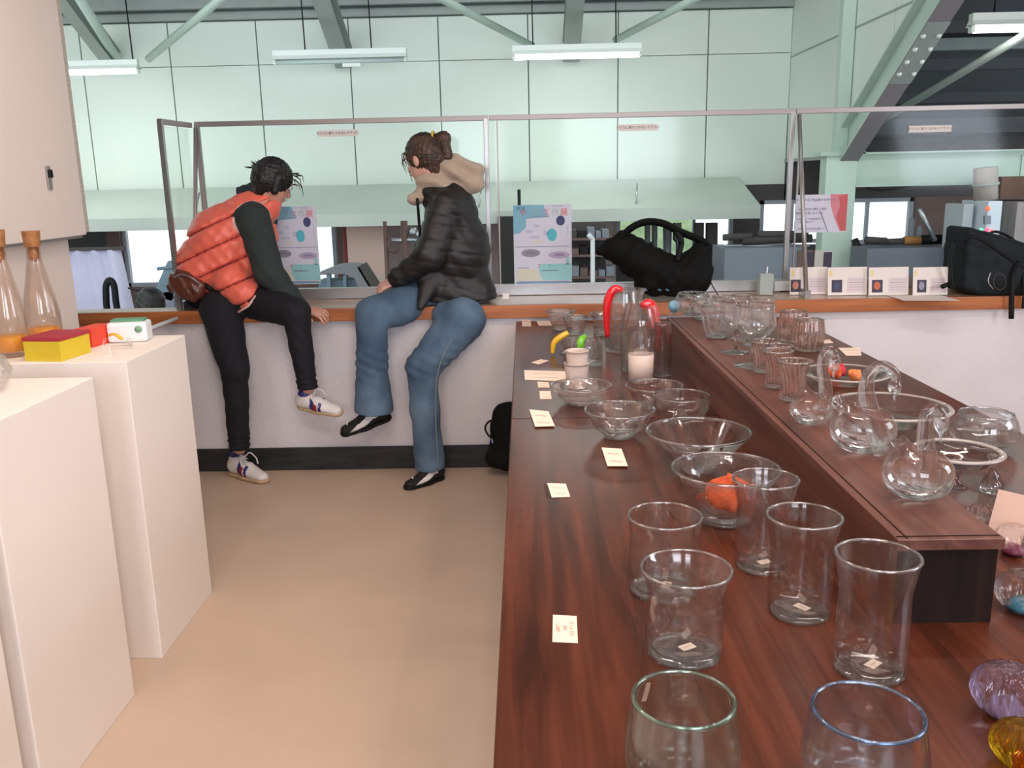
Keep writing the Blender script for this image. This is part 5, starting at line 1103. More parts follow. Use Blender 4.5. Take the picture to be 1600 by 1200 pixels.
tube('blue_tag', [pt(768, 686, 4.33)-bk0, pt(770, 692, 4.33)-bk0], 0.010, ink('tag_blue', (130, 160, 190)), bk, 6, flat=0.5)
# ================================================================ the display tables and the raised box
TZ = 0.80; BZ = 0.945
def table(y0, y1, lab):
    t = thing('display_table', lab, 'table', (0.648, (y0+y1)/2, 0)); L = y1-y0; wdt = 1.395
    box('tabletop', (0, 0, TZ-0.02), (wdt, L, 0.04), M_table, t, bev=0.003)
    for sx in (-1, 1):
        box('apron', (sx*(wdt/2-0.06), 0, TZ-0.08), (0.03, L-0.1, 0.08), M_darkwood, t)
        for sy in (-1, 1): box('leg', (sx*(wdt/2-0.07), sy*(L/2-0.07), (TZ-0.04)/2), (0.06, 0.06, TZ-0.04), M_darkwood, t)
    for sy in (-1, 1): box('apron', (0, sy*(L/2-0.06), TZ-0.08), (wdt-0.15, 0.03, 0.08), M_darkwood, t)
table(2.548, 4.40, 'far dark-stained display table, touching the counter wall'); table(0.42, 2.541, 'near dark-stained display table with the tall glasses in front')
bar = thing('raised_display_box', 'long reddish-brown raised wooden box standing along the tables under the swans', 'riser', (0.652, 2.4, TZ)); bh = BZ-TZ
box('top_board', (0, 0, bh-0.009), (0.166, 2.25, 0.018), M_bar, bar, bev=0.0015)
box('side_board', (-0.072, 0, (bh-0.018)/2), (0.012, 2.23, bh-0.018), M_bar, bar); box('side_board', (0.072, 0, (bh-0.018)/2), (0.012, 2.23, bh-0.018), M_bar, bar)
for sy in (-1, 1): box('end_board', (0, sy*1.112, (bh-0.018)/2), (0.154, 0.012, bh-0.018), M_darkwood, bar)
box('edge_inlay', (-0.066, 0, bh+0.0004), (0.002, 2.24, 0.0012), M_darkwood, bar); box('edge_inlay', (0.0, -1.112, bh+0.0004), (0.16, 0.002, 0.0012), M_darkwood, bar)

# ================================================================ glassware
G_ = {'clear': M_clearthin, 'thick': M_thick}
M_greentint = glass_mat('green_tinted_glass', tint=(0.965, 0.995, 0.975), refr=0.25, edge_tint=(0.50, 0.80, 0.66))
M_bluetint = glass_mat('blue_tinted_glass', tint=(0.97, 0.985, 1.0), refr=0.2, edge_tint=(0.35, 0.60, 0.88))
M_bluerim = glass_mat('blue_rim_glass', tint=(0.55, 0.75, 0.95), refr=0.2, f0=0.15, edge_tint=(0.3, 0.52, 0.8))
M_greenrim = glass_mat('green_rim_glass', tint=(0.75, 0.9, 0.82), refr=0.2, f0=0.18, edge_tint=(0.5, 0.72, 0.6))
M_pinkglass = glass_mat('faint_pink_glass', tint=(0.97, 0.91, 0.89), refr=0.35, edge=0.7)
M_amberrib = glass_mat('amber_ribbed_glass', tint=(0.98, 0.93, 0.90), refr=0.35, f0=0.07, edge_tint=(0.80, 0.62, 0.54))
M_smoke = glass_mat('smoky_glass', tint=(0.92, 0.88, 0.88), refr=0.2, edge=0.75)
M_rim = glass_mat('rim_glass', tint=(0.95, 0.95, 0.95), refr=0.15, f0=0.28, pow_=2.0, edge=0.95)
M_baseglass = glass_mat('base_glass', refr=0.35, f0=0.14, pow_=2.5)
M_sticker = mat('price_sticker', lin(235, 214, 196), 0.7)
def refine(prof, n=5):
    return [(float(max(p[0], 0)), float(p[1])) for p in spline([(r, z, 0) for r, z in prof], n)]
def hollow(outer, t, tb, rim=None):
    'outer profile from the base edge upwards -> closed double wall with a rounded rim'
    rim = rim or t; out = refine(outer, 5); R0 = out[0][0]; inn = []
    for r, z in out[::-1]:
        if z < tb+0.003: break
        inn.append((max(r-t, 0.001), z))
    rt, ztop = out[-1]
    ringr = [(rt+rim*0.25*0, ztop)]+[(rt-t/2+(t/2+rim*0.35)*cos(a), ztop+(rim*0.6)*sin(a)) for a in (0.0, pi/4, pi/2, 3*pi/4, pi)]
    inn = inn[1:] if len(inn) > 1 else inn
    zin = inn[-1][1]; rin = inn[-1][0]
    return [(0, 0), (R0*0.9, 0.0)]+[(R0, 0.0025)]+out[1:]+ringr[1:]+inn+[(rin*0.85, max(tb+0.0015, zin-0.004)), (rin*0.5, tb), (0, tb)]
SHAPES = {
    'tumbler': lambda b, R, H: [(b, 0), (b*1.0, 0.03*H), (b*1.04, 0.15*H), (b*1.05, 0.45*H), (b*1.03, 0.7*H), (b*0.5+R*0.5, 0.88*H), (R, H)],
    'straight': lambda b, R, H: [(b*0.9, 0), (b, 0.04*H), (b*1.02, 0.3*H), (b*1.0, 0.7*H), (b*0.3+R*0.7, 0.93*H), (R, H)],
    'bowl': lambda b, R, H: [(b, 0), (b*1.0, 0.10*H), (b*0.5+R*0.5, 0.40*H), (R*0.85, 0.72*H), (R, H)],
    'round_bowl': lambda b, R, H: [(b, 0), (b*1.02, 0.08*H), (R*0.80, 0.30*H), (R*0.97, 0.62*H), (R, H)],
    'cone': lambda b, R, H: [(b, 0), (b*0.95, 0.12*H), (b*0.55+R*0.35, 0.35*H), (R*0.82, 0.75*H), (R, H)],
    'barrel': lambda b, R, H: [(b, 0), (b*1.12, 0.06*H), (R*1.12, 0.38*H), (R*1.13, 0.6*H), (R*1.04, 0.88*H), (R, H)],
    'fish': lambda b, R, H: [(b, 0), (b*1.05, 0.04*H), (R*1.15, 0.28*H), (R*1.26, 0.52*H), (R*1.16, 0.82*H), (R, H)],
}
def vessel(x, y, z, ytop, wtop, wbase, shape, lab, m=M_clearthin, t=None, tb=0.006, name='glass', cat='glass', group=None, seg=44, warp=None, sticker=None, rimw=1.0, ry=0, lens=False):
    p = AZ(x, y, z); mp_ = mpp(p); H = rise(p, ytop); q = p+Vector((0, 0, H)); R = wtop/2*mpp(q); b = wbase/2*mp_; rimw = 1.5 if rimw == 1.0 else rimw
    t = t or 0.0028; o = thing(name, lab, cat, tuple(p), group)
    V, Fc = lathe(hollow(SHAPES[shape](b, R, H), t, tb, t*rimw), seg, warp); bo_ = raw('vessel_body', V, Fc, m, o, smooth=True)
    Rm = R-t/2; V, Fc = tube_pts([(Rm*cos(a), Rm*sin(a), H+0.0004) for a in [k*2*pi/48 for k in range(49)]], t*0.55, 8); raw('fire_polished_rim', V, Fc, M_rim, o, smooth=True)
    if tb > 0.005: V, Fc = lathe([(0, 0.0012), (b*0.86, 0.0012), (b*0.97, tb*0.35), (b*0.88, tb*0.85), (b*0.5, tb*0.75), (0, tb*0.7)], 40); raw('thick_base', V, Fc, M_baseglass, o, smooth=True)
    if sticker is not None:
        s = box('price_sticker', (0.004, -0.002, tb+0.0012), (0.024, 0.015, 0.0006), M_sticker, o); s.rotation_euler.z = sticker
        box('sticker_print', (0.004, -0.002, tb+0.0017), (0.012, 0.0018, 0.0003), ink('card_brown_ink', (196, 164, 150)), o).rotation_euler.z = sticker
    o['h'] = H; o['r'] = R; return o
# front tumblers
vessel(1069, 1020, TZ, 888, 142, 112, 'tumbler', 'wide clear tumbler with flared rim, behind the green-tinted glass', tb=0.010, t=0.0032, sticker=0.5)
vessel(1037, 922, TZ, 806, 116, 104, 'tumbler', 'wide clear tumbler with flared rim, left of the orange lantern bowl', tb=0.010, t=0.003, sticker=1.2)
vessel(1190, 885, TZ, 748, 102, 82, 'straight', 'tall clear tumbler overlapping the bowl with orange lanterns', tb=0.009, t=0.003, sticker=0.4)
vessel(1248, 957, TZ, 806, 115, 94, 'straight', 'tall clear tumbler, middle one of the three tall ones beside the raised box', tb=0.010, t=0.003, sticker=-0.9)
vessel(1358, 1048, TZ, 868, 128, 106, 'straight', 'tall clear tumbler standing before the dark end of the raised box', tb=0.011, t=0.0032, sticker=0.7)
vessel(1064, 1250, TZ, 1092, 160, 128, 'barrel', 'green-tinted rounded glass cut by the bottom edge', m=M_greentint, tb=0.012, t=0.0034)
vessel(1345, 1250, TZ, 1112, 168, 132, 'barrel', 'blue-tinted rounded glass cut by the bottom edge', m=M_bluetint, tb=0.012, t=0.0034)
for o, m_, n_ in ((None, M_greenrim, (1064, 1250, 1092, 160)), (None, M_bluerim, (1345, 1250, 1112, 168))):
    root = [c for c in COL.objects if c.name.startswith('glass') and c.parent is None][-2 if m_ is M_greenrim else -1]
    H, R = root['h'], root['r']; V, Fc = tube_pts([(R*cos(a)-0.0015*cos(a), R*sin(a)-0.0015*sin(a), H+0.0006) for a in [k*2*pi/48 for k in range(49)]], 0.0019, 8); raw('coloured_rim', V, Fc, m_, root, smooth=True)
    if m_ is M_greenrim:
        tube('green_drop', [(-0.03, -0.048, 0.03), (-0.022, -0.052, 0.05)], [0.006, 0.003], mat('dark_green_glass_drop', lin(40, 78, 52), 0.1), root, 10)
        for k, (dx, dz, r_) in enumerate(((0.0, 0.062, 0.018), (0.025, 0.052, 0.014))): tube('trapped_bubble_line', [(dx+r_*1.2*cos(a), -0.052, dz+r_*0.6*sin(a)) for a in [j*pi/6 for j in range(13)]], 0.0012, M_greenrim, root, 6)
# bowls
vessel(968, 682, TZ, 640, 110, 50, 'bowl', 'clear conical bowl behind the loose tilted price card, in the second row', m=M_clear, t=0.0045, tb=0.020, name='glass_bowl', cat='bowl')
vessel(908, 630, TZ, 602, 96, 44, 'bowl', 'clear conical bowl with the frosted cups behind its rim', m=M_clear, t=0.004, tb=0.018, name='glass_bowl', cat='bowl')
vessel(1022, 636, TZ, 602, 90, 44, 'bowl', 'clear bowl in front of the tall frosted glass cylinder', m=M_clear, t=0.004, tb=0.018, name='glass_bowl', cat='bowl')
vessel(1064, 660, TZ, 618, 88, 46, 'round_bowl', 'deep rounded clear bowl next to the raised box', m=M_clear, t=0.0035, tb=0.012, name='glass_bowl', cat='bowl')
vessel(1090, 735, TZ, 674, 162, 56, 'cone', 'large wide-rimmed clear bowl in the middle of the near table', m=M_clear, t=0.005, tb=0.022, name='glass_bowl', cat='bowl')
lb_ = vessel(1132, 812, TZ, 732, 168, 84, 'cone', 'wide-rimmed clear bowl holding two orange lantern husks', m=M_clear, t=0.0045, tb=0.024, name='glass_bowl', cat='bowl')
vessel(876, 515, TZ, 486, 46, 26, 'cone', 'small clear bowl at the far left end of the tables', m=M_clear, t=0.004, tb=0.012, name='glass_bowl', cat='bowl')
vessel(900, 521, TZ, 495, 42, 24, 'cone', 'small clear bowl behind the yellow-handled mug', m=M_clear, t=0.004, tb=0.012, name='glass_bowl', cat='bowl')
vessel(945, 524, TZ, 490, 46, 36, 'cone', 'small clear bowl between the mugs and the red-handled pitcher', m=M_clear, t=0.004, tb=0.012, name='glass_bowl', cat='bowl')
# physalis lanterns
M_phys = mat('orange_husk', lin(226, 112, 66), 0.7, spec=0.2, col2=lin(160, 52, 28), scale=40, bump=0.9, bscale=70); M_phys2 = mat('pale_orange_husk', lin(236, 148, 84), 0.6, col2=lin(214, 112, 60), scale=24, bump=0.5, bscale=70)
def lantern(p, r, rx, rz, m, lab, grp=None):
    t = thing('lantern_husk', lab, 'dried fruit', tuple(p), grp); t.rotation_euler = (rx, 0.2, rz)
    prof = [(0, 0), (r*0.35, r*0.05), (r*0.85, r*0.35), (r, r*0.8), (r*0.8, r*1.3), (r*0.35, r*1.75), (r*0.08, r*2.05), (0, r*2.15)]
    V, Fc = lathe(refine(prof, 4), 40, lambda a_, z, an: (a_*(0.94+0.20*abs(cos(2.5*an))-0.06*sin(7*an+z*120)+0.03*sin(19*an-z*260)), z+0.03*a_*sin(5*an))); raw('husk', V, Fc, m, t, smooth=True)
    tube('stem', [(0, 0, 0.002), (0.004, 0, -0.008), (0.010, 0.003, -0.018)], 0.0016, ink('husk_stem', (150, 110, 70)), t, 6)
lp = Vector(lb_.location)
lantern(lp+Vector((-0.012, -0.005, 0.034)), 0.037, 0.35, 0.3, M_phys, 'orange lantern husk on the left side in the wide clear bowl')
lantern(lp+Vector((0.028, 0.010, 0.036)), 0.030, -0.3, 1.6, M_phys, 'orange lantern husk on the right side in the wide clear bowl')
# pitchers and mugs with coloured handles
M_red = mat('red_glass_handle', lin(214, 30, 34), 0.12, coat=0.6); M_yel = mat('yellow_glass_handle', lin(226, 176, 40), 0.15, coat=0.6); M_grn = mat('green_glass_handle', lin(108, 180, 44), 0.15, coat=0.6)
def pitcher(x, y, ytop, wtop, wbase, hand, m, lab, shape='straight', ylift=0.0, hr=0.009, name='pitcher', cat='pitcher', fr=None):
    p = AZ(x, y, TZ); H = rise(p, ytop); q = p+Vector((0, 0, H)); R = wtop/2*mpp(q); b = wbase/2*mpp(p); t = thing(name, lab, cat, tuple(p))
    def spout(r_, z, a):
        k = max(0, cos(a-fr))**10*max(0, (z/H-0.86)/0.14) if fr is not None else 0; return r_*(1+0.35*k), z
    V, Fc = lathe(hollow(SHAPES[shape](b, R, H), 0.003, 0.012), 40, spout); raw('vessel_body', V, Fc, M_clear, t, smooth=True)
    pts = [Vector(pt(hx, hy, p.y-dy))-p for hx, hy, dy in hand]; sp_ = spline([tuple(v) for v in pts], 6); n = len(sp_)
    tube('handle', sp_, [hr*(0.75+0.45*sin(pi*min(1, (i+2)/n))) for i in range(n)], m, t, 12); return t
pitcher(975, 548, 452, 50, 58, ((971, 453, 0.02), (960, 452, 0.03), (951, 466, 0.03), (948, 490, 0.03), (949, 526, 0.03)), M_red, 'tall clear pitcher with red handle on its left side, farther one', hr=0.0155, fr=0.1)
pitcher(1000, 578, 476, 46, 60, ((1004, 478, 0.02), (1014, 474, 0.0), (1021, 486, 0.0), (1025, 510, 0.0), (1025, 548, 0.0)), M_red, 'tall clear pitcher with red handle on its right side, nearer one', hr=0.0155)
pitcher(895, 552, 524, 34, 38, ((888, 520, 0.03), (880, 524, 0.03), (866, 535, 0.03), (863, 552, 0.03)), M_yel, 'clear mug with a yellow handle on the far table', shape='round_bowl', hr=0.011, name='mug', cat='mug')
pitcher(918, 570, 528, 38, 46, ((914, 526, 0.05), (908, 532, 0.075), (907, 544, 0.075), (911, 552, 0.05)), M_grn, 'clear mug with a green handle facing the camera on the far table', hr=0.012, name='mug', cat='mug')
M_frostpink = mat('frosted_pinkish_glass', lin(226, 204, 192), 0.6, trans=0.25, spec=0.4)
def frosted(x, y, ytop, wt, wb, lab, m=M_frostpink, split=1.0, shape='straight'):
    p = AZ(x, y, TZ); H = rise(p, ytop); R = wt/2*mpp(p+Vector((0, 0, H))); b = wb/2*mpp(p); t = thing('frosted_glass', lab, 'glass', tuple(p))
    prof = [(b, 0), (b+(R-b)*0.5, H*0.5), (R, H)]
    if split < 1:
        hz = H*split; V, Fc = lathe([(0, 0), (b, 0.001), (b+(R-b)*split, hz), (b+(R-b)*split-0.004, hz), (0, hz*0.98)], 32); raw('frosted_base', V, Fc, m, t, smooth=True)
        V, Fc = lathe([(b+(R-b)*split, hz), (R, H), (R-0.002, H+0.001), (R-0.003, H), (b+(R-b)*split-0.003, hz)], 32); raw('clear_top', V, Fc, M_clear, t, smooth=True)
    else:
        V, Fc = lathe(hollow([(b, 0), (b+(R-b)*0.3, H*0.3), (R, H)], 0.003, 0.01), 32); raw('vessel_body', V, Fc, m, t, smooth=True)
    return t
frosted(1001, 596, 512, 42, 38, 'tall cylinder glass with frosted lower half and clear top before the pitchers', split=0.52)
a_ = frosted(901, 606, 567, 40, 28, 'lower frosted cup of the stacked pair on the far table'); b_ = frosted(903, 588, 552, 34, 26, 'upper frosted cup of the stacked pair on the far table')
b_.location = Vector(a_.location)+Vector((0.002, 0, 0.045))
vessel(1034, 588, TZ, 505, 26, 30, 'straight', 'slim smoky glass vase between the near pitcher and the raised box', m=M_smoke, tb=0.01, name='vase', cat='vase')
# ---------------------------------------------------------------- glasses on the raised box
def goblet(x, y, ytop, wtop, lab, m=M_clear, foot=1.0, stemf=0.42, z=BZ, group=None, bowlk=1.0):
    p = AZ(x, y, z); H = rise(p, ytop); R = wtop/2*mpp(p+Vector((0, 0, H))); t = thing('goblet', lab, 'glass', tuple(p), group); f = R*0.92*foot; hs = H*stemf; w_ = 0.0022
    V, Fc = lathe([(0, 0), (f, 0.0008), (f, 0.0025), (f*0.4, 0.006), (0.006, 0.012), (0.0045, hs*0.6), (0.008, hs*0.95), (0, hs)], 36); raw('foot', V, Fc, M_thick, t, smooth=True)
    out = refine([(0.006, hs), (R*0.62, hs+(H-hs)*0.10), (R*1.05*bowlk, hs+(H-hs)*0.38), (R*1.06, hs+(H-hs)*0.6), (R, H)], 5)
    V, Fc = lathe([(0, hs-0.001)]+out+[(R-w_/2, H+0.0012)]+[(max(r_-w_, 0.0005), z_+0.002) for r_, z_ in out[::-1]]+[(0, hs+0.004)], 40); raw('bowl', V, Fc, m, t, smooth=True); return t
vessel(1082, 492, BZ, 458, 46, 26, 'fish', 'round clear glass at the far end of the raised box', m=M_clear, tb=0.010)
vessel(1100, 500, BZ, 468, 40, 24, 'fish', 'second round clear glass from the far end of the raised box', m=M_clear, tb=0.010)
vessel(1120, 528, BZ, 477, 52, 32, 'round_bowl', 'clear round-bottomed tumbler with warm glints on the raised box', m=M_clear, tb=0.014, t=0.004)
goblet(1128, 512, 463, 34, 'clear goblet behind the round-bottomed tumbler, nearest the blue bead')
goblet(1149, 551, 470, 50, 'tall clear goblet on the box edge, left one of the front pair')
goblet(1176, 572, 476, 62, 'largest clear goblet with squat bowl, nearest of the goblets')
goblet(1160, 530, 461, 40, 'clear goblet in the back row of the raised box, left one')
goblet(1184, 540, 464, 44, 'clear goblet in the back row of the raised box, next to the ribbed jars')
bp_ = AZ(1053, 490, BZ); tb_ = thing('glass_bead', 'light blue glass bead at the far left corner of the raised box', 'ornament', tuple(bp_)); V, Fc = lathe([(0, 0)]+[(0.024*sin(a), 0.024-0.024*cos(a)) for a in [k*pi/12 for k in range(1, 12)]]+[(0, 0.048)], 24)
raw('bead', V, Fc, mat('light_blue_glass_paste', lin(128, 178, 204), 0.25, coat=0.4), tb_, (0, 0, 0), True); tb_.location = tuple(bp_+Vector((0, 0, 0.008)))
V, Fc = lathe([(0, -0.008), (0.02, -0.0075), (0.022, -0.002), (0.012, 0.004), (0, 0.004)], 20); raw('clear_base', V, Fc, M_thick, tb_, smooth=True)
for x, y, r_ in ((1121, 479, 0.012), (1135, 486, 0.011)):
    q = AZ(x, y+26, BZ); t = thing('red_bead', 'tiny red glass bead on a clear pin among the goblets, %s' % ('left one' if x < 1130 else 'right one'), 'ornament', tuple(q)); H = rise(q, y)
    tube('pin', [(0, 0, 0), (0, 0, H-r_*0.8)], 0.003, M_clear, t, 8); V, Fc = lathe([(0, H-r_), (r_*0.8, H-r_*0.6), (r_, H), (r_*0.8, H+r_*0.6), (0, H+r_)], 16); raw('bead', V, Fc, mat('red_paste_%d' % x, lin(204, 74, 74), 0.2), t, smooth=True)
rib = lambda n, amp, tw: (lambda r_, z, a: (r_*(1+amp*sin(n*a+tw*z)), z))
for (x, y, yt, w_, lab) in ((1194, 600, 533, 46, 'twisted-rib clear tumbler, farthest of the four on the raised box'), (1218, 592, 540, 36, 'twisted-rib clear tumbler in the back, beside the ribbed amber jars'), (1212, 606, 548, 46, 'twisted-rib clear tumbler, second nearest on the raised box edge'), (1238, 626, 564, 52, 'twisted-rib clear tumbler, nearest, next to the smallest swan')):
    if x == 1194: y = 582
    vessel(x, y, BZ, yt, w_, w_*0.72, 'straight', lab, m=M_pinkglass, tb=0.012, t=0.004, warp=rib(18, 0.045, 90), seg=90)
for (x, y, yt, w_, lab) in ((1262, 548, 500, 42, 'barrel-shaped ribbed amber-pink jar, nearer one behind the raised box'), (1238, 534, 487, 40, 'barrel-shaped ribbed amber-pink jar, farther one behind the raised box')):
    vessel(x, y, TZ, yt, w_, w_*0.8, 'barrel', lab, m=M_amberrib, tb=0.012, t=0.005, warp=rib(14, 0.06, 0), seg=84, name='ribbed_jar', cat='jar')
# ---------------------------------------------------------------- swans
M_swan = glass_mat('swan_glass', refr=0.45, edge=0.80, f0=0.045)
def swan(x, y, w, tail, neck, lab, dyb=0.0):
    p = AZ(x, y, BZ); m = mpp(p); r = w/2*m; t = thing('glass_swan', lab, 'ornament', tuple(p)); Y0 = p.y
    c0 = np.array([0, 0, r*0.80]); tl = pt(tail[0], tail[1], Y0)-np.array(p); nk = [pt(a, b, Y0-0.02)-np.array(p) for a, b in neck]
    def fn(P):
        d = d_ell(P, c0, (r, r*0.85, r*0.80)); d = smin(d, d_cap(P, c0+[-r*0.35, 0, r*0.3], tl, r*0.32, 0.006), 0.03); d = smin(d, d_ell(P, c0+[r*0.45, -0.004, -r*0.05], (r*0.55, r*0.6, r*0.66)), 0.008)
        return np.maximum(d, -P[..., 2]+0.0005)
    solid('body', fn, [-r*1.5, -r*1.4, -0.004], [r*1.5, r*1.4, max(r*1.9, tl[2]+0.02)], 0.0034, M_swan, t)
    s = spline([tuple(v) for v in nk], 7); n = len(s); r1 = r*0.40; r2 = 0.0085
    rad = []
    for i in range(n):
        u = i/(n-1); rr = r1*(1-u)**2.2+r2*(1-(1-u)**2.2)
        if u > 0.80: rr = r2*(1.55-abs(u-0.86)*6) if u < 0.93 else r2*max(0.22, (1-u)*8)
        rad.append(max(rr, 0.002))
    tube('neck_and_head', s, rad, M_swan, t, 14); return t
swan(1266, 664, 64, (1257, 602), ((1284, 640), (1290, 612), (1285, 575), (1289, 552), (1300, 547), (1304, 560), (1302, 590)), 'smallest glass swan, farthest along the raised box')
swan(1345, 708, 98, (1309, 617), ((1388, 715), (1368, 668), (1354, 620), (1358, 585), (1380, 572), (1398, 584), (1398, 604), (1398, 626)), 'middle glass swan with long arched neck in front of the large plate')
swan(1430, 780, 104, (1411, 685), ((1444, 760), (1450, 730), (1446, 690), (1448, 650), (1462, 640), (1470, 650), (1470, 690)), 'nearest glass swan at the dark near end of the raised box')
# ---------------------------------------------------------------- right side: plates, fish bowl, ornaments
def plate(x, y, w, zrim, lab, m=M_clear, foot=0.3, depth=0.028, ped=0.0):
    p = AZ(x, y, zrim); R = w/2*mpp(p); zb = zrim-TZ; t = thing('glass_plate', lab, 'plate', (p.x, p.y, TZ))
    b = R*foot; z0 = zb-depth
    out = [(b, 0.0), (b, 0.004)] if z0 > 0.02 else []
    if z0 > 0.02: prof = [(0, 0), (b, 0.001), (b*0.92, 0.006), (b*0.35, 0.014), (b*0.28, z0*0.6), (b*0.6, z0), (R*0.72, z0+0.004), (R*0.97, zb-0.002), (R, zb), (R*0.96, zb+0.002), (R*0.72, z0+0.010), (0, z0+0.008)]
    else: prof = [(0, 0), (R*0.5, 0.001), (R*0.72, 0.006), (R*0.98, zb-0.003), (R, zb), (R*0.96, zb+0.001), (R*0.72, 0.011), (0, 0.007)]
    V, Fc = lathe(prof, 64); raw('plate_body', V, Fc, m, t, smooth=True)
    V, Fc = tube_pts([(R*cos(a), R*sin(a), zb-0.001) for a in [k*2*pi/64 for k in range(65)]], 0.0075, 8, flat=0.5); raw('rolled_rim', V, Fc, M_milky, t, smooth=True); return t, p, zb, z0
M_milky = mat('milky_rim_glass', lin(214, 202, 196), 0.25, trans=0.55, coat=0.5)
t1, p1_, zb1, z01 = plate(1320, 582, 128, 0.835, 'clear glass plate holding orange husks behind the smallest swan')
lantern(Vector((p1_.x-0.045, p1_.y+0.0, TZ+0.02)), 0.026, 0.3, 0.4, M_phys, 'orange husk on the glass plate behind the smallest swan')
lantern(Vector((p1_.x+0.02, p1_.y-0.01, TZ+0.014)), 0.022, 0.9, 1.8, M_phys2, 'pale orange dried husk on the glass plate behind the swans')
lantern(Vector((p1_.x-0.012, p1_.y+0.03, TZ+0.018)), 0.022, 0.2, 0.4, ink('crimson_husk', (172, 30, 44)), 'crimson husk between the orange ones on the glass plate')
plate(1390, 634, 174, 0.90, 'large clear footed glass plate behind the middle swan', m=M_clear, depth=0.04)
plate(1497, 704, 124, 0.885, 'clear footed glass plate behind the nearest swan', m=M_smoke, depth=0.03)
vessel(1537, 690, TZ+0.02, 634, 78, 36, 'fish', 'round clear fish-bowl glass near the right table edge', m=M_clear, tb=0.012, t=0.004).location.z = TZ
def ribbed_ball(x, y, w, lab, m, z=TZ, n=16, flat=0.9, name='paperweight', base=None, amp=0.10):
    p = AZ(x, y, z); r = w/2*mpp(p); t = thing(name, lab, 'ornament', tuple(p))
    prof = [(0, 0), (r*0.45, 0.001)]+[(r*sin(a), r*flat-r*flat*cos(a)) for a in [k*pi/14 for k in range(3, 13)]]+[(r*0.12, r*flat*1.90), (0, r*flat*1.8)]
    V, Fc = lathe(prof, n*6, lambda r_, z_, a: (r_*(1+amp*sin(n*a+z_*40)), z_)); raw('ribbed_body', V, Fc, m, t, smooth=True)
    if base: V, Fc = lathe([(0, 0.002), (r*0.5, 0.004), (r*0.62, r*0.3), (r*0.3, r*0.6), (0, r*0.65)], 24); raw('coloured_core', V, Fc, base, t, smooth=True)
    return t
M_lilac = glass_mat('lilac_ribbed_glass', tint=(0.90, 0.86, 0.95), refr=0.6, edge_tint=(0.55, 0.50, 0.66)); M_yellowg = glass_mat('yellow_ribbed_glass', tint=(0.95, 0.86, 0.30), refr=0.5, edge_tint=(0.75, 0.62, 0.1))
M_bluecore = mat('blue_green_core', lin(52, 116, 136), 0.25, noise=0.5, scale=60); M_purplecore = mat('purple_core', lin(120, 36, 70), 0.25, noise=0.5, scale=60); M_lilaccore = mat('lilac_core', lin(148, 132, 160), 0.3, noise=0.4, scale=50)
ribbed_ball(1570, 1118, 98, 'lilac ribbed glass ball at the lower right edge', M_lilac, base=M_lilaccore)
ribbed_ball(1592, 1195, 84, 'yellow ribbed glass ball at the lower right corner', M_yellowg)
ribbed_ball(1596, 955, 76, 'blue and green glass paperweight at the right edge behind the dark box end', M_clear, base=M_bluecore)
ribbed_ball(1582, 866, 56, 'purple-flecked glass paperweight under the leaning card', M_clear, base=M_purplecore, n=12)
ribbed_ball(1530, 815, 34, 'small clear ribbed ornament right of the nearest swan', M_swan, n=8)
def bud_vase(x, y, ytop, w, lab, m=M_swan):
    p = AZ(x, y, TZ); H = rise(p, ytop); r = w/2*mpp(p); t = thing('bud_vase', lab, 'vase', tuple(p))
    V, Fc = lathe(refine([(0, 0), (r*0.8, 0.002), (r, H*0.2), (r*0.6, H*0.45), (r*0.3, H*0.65), (r*0.35, H*0.85), (r*0.6, H), (r*0.5, H), (r*0.2, H*0.85), (r*0.18, H*0.6), (0, H*0.4)], 3), 48, lambda r_, z, a: (r_*(1+0.08*sin(6*a+z*120)), z)); raw('vessel_body', V, Fc, m, t, smooth=True)
bud_vase(1468, 690, 634, 22, 'twisted clear bud vase right of the large plate')
bud_vase(1548, 770, 712, 34, 'twisted clear bud vase behind the leaning card')
t = box('leaning_card', (0, 0, 0.055), (0.062, 0.0012, 0.11), mat('pinkish_card', lin(206, 172, 156), 0.8), loc=(0, 0, 0)); q = AZ(1572, 858, TZ); t.location = tuple(q+Vector((-0.01, 0.0, 0.0))); t.rotation_euler = (-0.42, 0, -0.85); tag(t, 'pinkish blank card leaning among the ornaments at the right edge', 'card')
# amber rim of a glass cut by the lower right corner
p = AZ(1640, 1300, TZ); ag = thing('amber_glass', 'amber-rimmed glass cut by the lower right corner', 'glass', tuple(p)); V, Fc = lathe(hollow([(0.03, 0), (0.04, 0.03), (0.042, 0.075)], 0.003, 0.01), 40); raw('vessel_body', V, Fc, M_amberglass, ag, smooth=True)
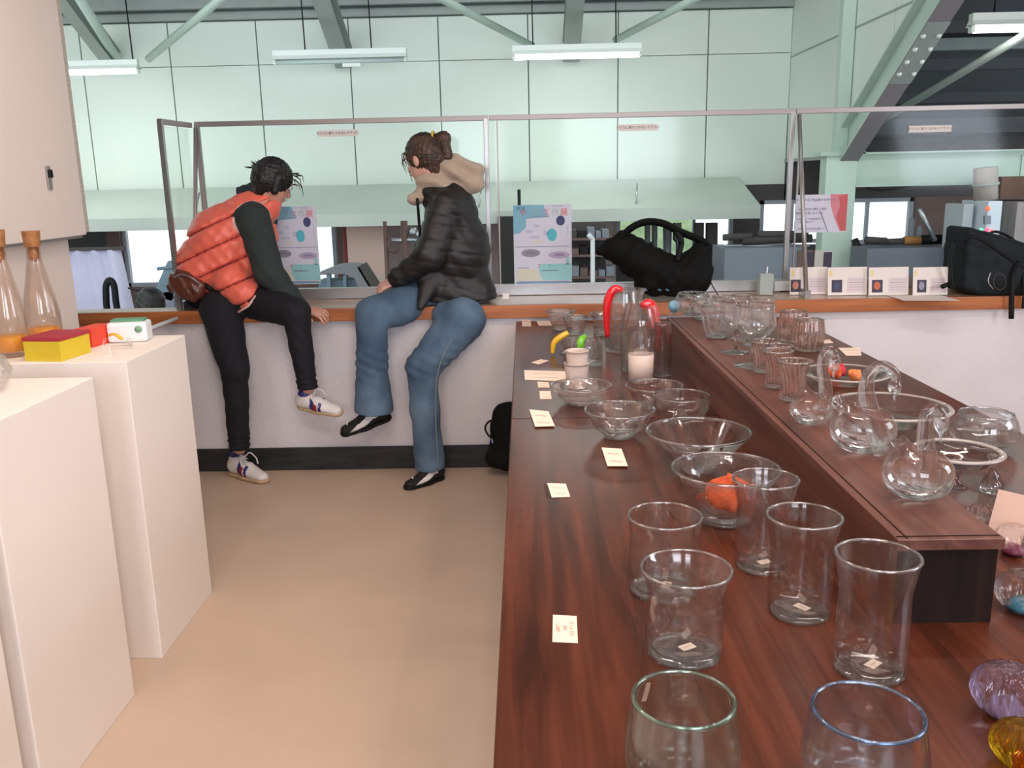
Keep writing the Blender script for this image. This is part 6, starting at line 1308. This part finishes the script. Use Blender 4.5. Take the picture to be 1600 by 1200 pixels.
# ---------------------------------------------------------------- price cards on the tables
def card(cs, lab, lines=2, m=None, txt=None, up=0.0008, rot_txt=0):
    q = [AZ(x, y, TZ) for x, y in cs]; c_ = sum(q, Vector())/4; t = thing('price_card', lab, 'card', (c_.x, c_.y, TZ)); bm = bm_new(); add_prism(bm, [p_-c_ for p_ in q], (0, 0, 0.001)); bm_out('card_sheet', bm, m or M_card, t, (0, 0, up))
    a = (q[1]-q[0]); b = (q[3]-q[0])
    if txt:
        for s_, u, v, sz in txt:
            p_ = q[0]+a*u+b*v-c_; o = lettering(s_, sz, ink('card_brown_ink', (196, 164, 150)), t, (p_.x, p_.y, up+0.0012), (0, 0, rot_txt))
    else:
        for k in range(lines):
            bm = bm_new(); v = 0.3+0.4*k/max(lines-1, 1); p0_ = q[0]+a*0.2+b*v-c_; p1_q = q[0]+a*0.8+b*v-c_; add_prism(bm, [p0_, p1_q, p1_q+b*0.05, p0_+b*0.05], (0, 0, 0.0003)); bm_out('print_line', bm, ink('card_brown_ink', (196, 164, 150)), t, (0, 0, up+0.001))
    return t
M_card = mat('cream_card', lin(238, 214, 196), 0.75)
card(((864, 962), (901, 964), (903, 1006), (863, 1004)), 'cream price card on the near table, left of the wide tumblers', txt=(('グラス 大小', 0.76, 0.5, 0.009), ('各色', 0.5, 0.5, 0.008), ('2,100円', 0.2, 0.5, 0.009)), rot_txt=-pi/2)
card(((855, 756), (884, 757), (891, 777), (862, 778)), 'cream price card beside a small clear plastic holder at the table edge')
card(((849, 756), (855, 757), (862, 777), (853, 777)), 'narrow transparent strip stuck beside the cream price card', 0, m=M_clearthin)
card(((940, 702), (971, 704), (981, 731), (949, 731)), 'tilted cream price card in front of the conical bowl', up=0.004)
card(((827, 642), (857, 645), (867, 668), (836, 669)), 'cream price card lying over the joint between the two tables', up=0.004)
card(((843, 612), (860, 612), (862, 624), (844, 624)), 'small cream card with three marks at the left edge of the far table')
card(((840, 597), (857, 598), (859, 606), (841, 606)), 'small white card behind the one with three marks')
card(((819, 579), (884, 581), (884, 596), (820, 594)), 'long pinkish card next to the frosted cups')
card(((830, 567), (845, 562), (858, 564), (842, 570)), 'small diamond-turned white card on the far table')
card(((815, 500), (829, 500), (830, 510), (816, 510)), 'small pale card at the far left corner of the far table')
card(((838, 502), (858, 502), (864, 509), (842, 509)), 'small bluish-white card beside the small far bowl')
card(((1309, 544), (1344, 544), (1346, 556), (1322, 556)), 'cream card on the far table right of the ribbed jars')
card(((1284, 532), (1296, 531), (1302, 536), (1288, 537)), 'tiny pale card behind the ribbed amber jars')
